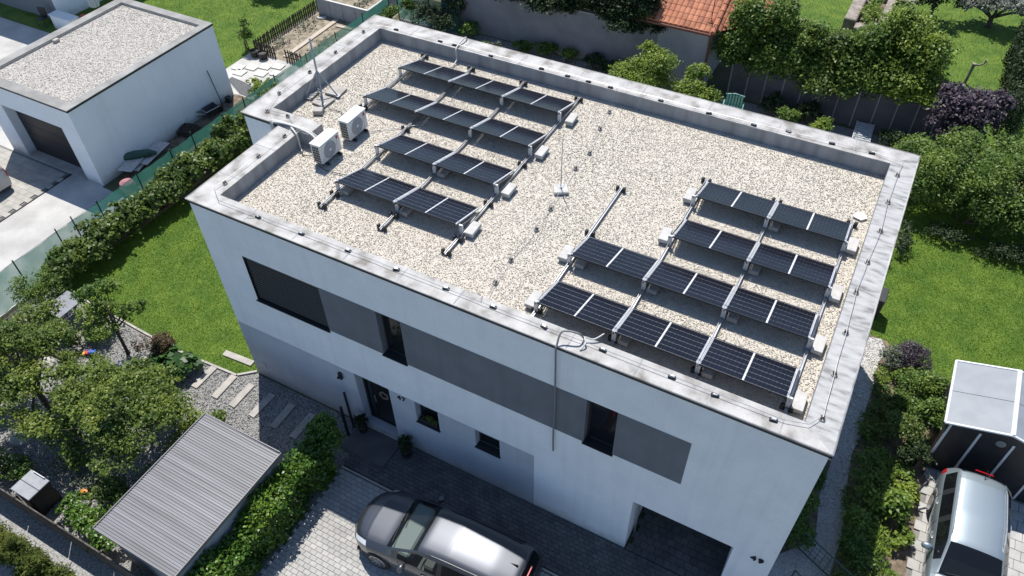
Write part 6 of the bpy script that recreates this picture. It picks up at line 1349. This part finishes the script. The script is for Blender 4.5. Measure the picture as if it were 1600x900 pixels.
    MB().box(X(rf1 + .14), X(rf1 + .10), -.22, .22, zc[int(np.argmin(np.abs(S - rf1)))] - .045, zc[int(np.argmin(np.abs(S - rf1)))] + .0, .01).build('brake_light', TAIL, r, local=True)
    # grille and plate at the nose
    MB().box(X(.03), X(-.015), -.42, .42, .42, .62, .02).build('grille', BLACKP, r, local=True)
    # wheels
    for xw in wheels:
        for sg in (-1, 1):
            yw = sg * (Wd / 2 - .115)
            wroot = MB().lathe([(wr * .64, -.105), (wr * .92, -.11), (wr, -.08), (wr, .08), (wr * .92, .11), (wr * .64, .105)], (0, 0, 0), 28, axis='y').build('wheel', TYRE, r, smooth=False, local=True)
            wroot.location = (X(xw), yw, wr)
            o_ = sg * .109
            MB().lathe([(wr * .66, o_ - .012), (wr * .66, o_), (wr * .6, o_ + sg * .006), (wr * .58, o_ - sg * .03)], n=28, axis='y').build('rim', RIMM, wroot, local=True)
            MB().lathe([(wr * .59, o_ - sg * .045), (wr * .02, o_ - sg * .045)], n=20, axis='y').build('brake_disc', BLACKP, wroot, local=True)
            sp = MB()
            for q in range(spokes):
                a = 2 * math.pi * q / spokes; ca, sa = math.cos(a), math.sin(a); hw = wr * (.07 if spokes > 9 else .1)
                sp.add([(ca * wr * .1 - sa * hw, o_ - sg * .004, sa * wr * .1 + ca * hw), (ca * wr * .1 + sa * hw, o_ - sg * .004, sa * wr * .1 - ca * hw), (ca * wr * .62 + sa * hw * .8, o_ + sg * .004, sa * wr * .62 - ca * hw * .8), (ca * wr * .62 - sa * hw * .8, o_ + sg * .004, sa * wr * .62 + ca * hw * .8)], [(0, 1, 2, 3)])
            sp.build('spokes', RIMM, wroot, local=True)
            MB().lathe([(wr * .14, o_ - .004), (wr * .14, o_ + sg * .01)], n=12, axis='y').build('hub_cap', RIMM, wroot, local=True)
    return r
SUVT = [(0, .74, .68, .64, .66, .62, .52), (.12, .90, .84, .77, .80, .76, .66), (.5, 1.04, .985, .91, .90, .86, .76), (1.20, 1.16, 1.10, 1.02, .91, .87, .77), (2.16, 1.60, 1.52, 1.05, .915, .885, .67), (2.9, 1.69, 1.60, 1.07, .915, .885, .67), (4.0, 1.67, 1.58, 1.11, .91, .875, .65), (4.66, 1.61, 1.52, 1.14, .90, .86, .62), (4.84, 1.18, 1.14, 1.09, .88, .83, .72), (4.92, .80, .77, .74, .80, .76, .68)]
car('suv', 'dark grey sport utility car parked half in the house shadow', (8.66, -2.48, .075), math.pi + .05, SUVT, 1.83, paint('gunmetal_paint', (.092, .098, .112), .75, .42), (.95, 3.68), .36, 10, (1.66, 2.78, 3.6),
    dict(cowl=1.22, roof0=2.14, roof1=4.68, rear=4.84, dash=1.06, win=[(1.6, 2.74), (2.84, 3.62), (3.72, 4.4)]), 'black')
WAGT = [(0, .70, .64, .60, .55, .52, .44), (.10, .82, .76, .70, .72, .68, .58), (.45, .92, .87, .80, .84, .80, .70), (1.15, 1.02, .97, .90, .87, .83, .72), (2.0, 1.38, 1.31, .93, .875, .845, .60), (2.8, 1.47, 1.40, .95, .875, .845, .61), (3.9, 1.45, 1.37, .99, .87, .83, .58), (4.22, 1.40, 1.32, 1.02, .85, .80, .55), (4.45, 1.05, 1.01, .97, .82, .78, .66), (4.52, .7, .67, .64, .76, .72, .62)]
car('estate_car', 'silver estate car parked before the black metal shed', (20.28, 3.62, .065), -math.pi / 2 + .03, WAGT, 1.75, paint('silver_paint', (.30, .355, .39), .6, .42), (.92, 3.56), .32, 10, (1.6, 2.66, 3.5),
    dict(cowl=1.17, roof0=1.98, roof1=4.16, rear=4.42, dash=.92, win=[(1.5, 2.58), (2.70, 3.42), (3.54, 4.12)]), True, front_glass=CARGD)
HAT = [(0, .72, .66, .62, .55, .52, .44), (.10, .86, .80, .74, .72, .68, .58), (.4, .97, .92, .84, .82, .78, .68), (.95, 1.06, 1.0, .93, .85, .81, .70), (1.75, 1.42, 1.35, .96, .855, .825, .60), (2.4, 1.50, 1.43, .98, .855, .825, .60), (3.1, 1.46, 1.38, 1.02, .85, .81, .57), (3.4, 1.40, 1.32, 1.04, .83, .78, .54), (3.75, 1.02, .98, .95, .82, .77, .66), (3.88, .7, .67, .64, .76, .72, .62)]
car('hatchback', 'pale silver hatchback rear corner on the neighbouring driveway', (-17.05, 1.98, .05), math.pi - .02, HAT, 1.70, paint('pale_silver_paint', (.42, .44, .46), .4, .4), (.8, 3.2), .31, 15, (1.35, 2.4),
    dict(cowl=.97, roof0=1.72, roof1=3.36, rear=3.72, dash=.95, win=[(1.3, 2.32), (2.44, 3.1)]), False, front_glass=CARGD)
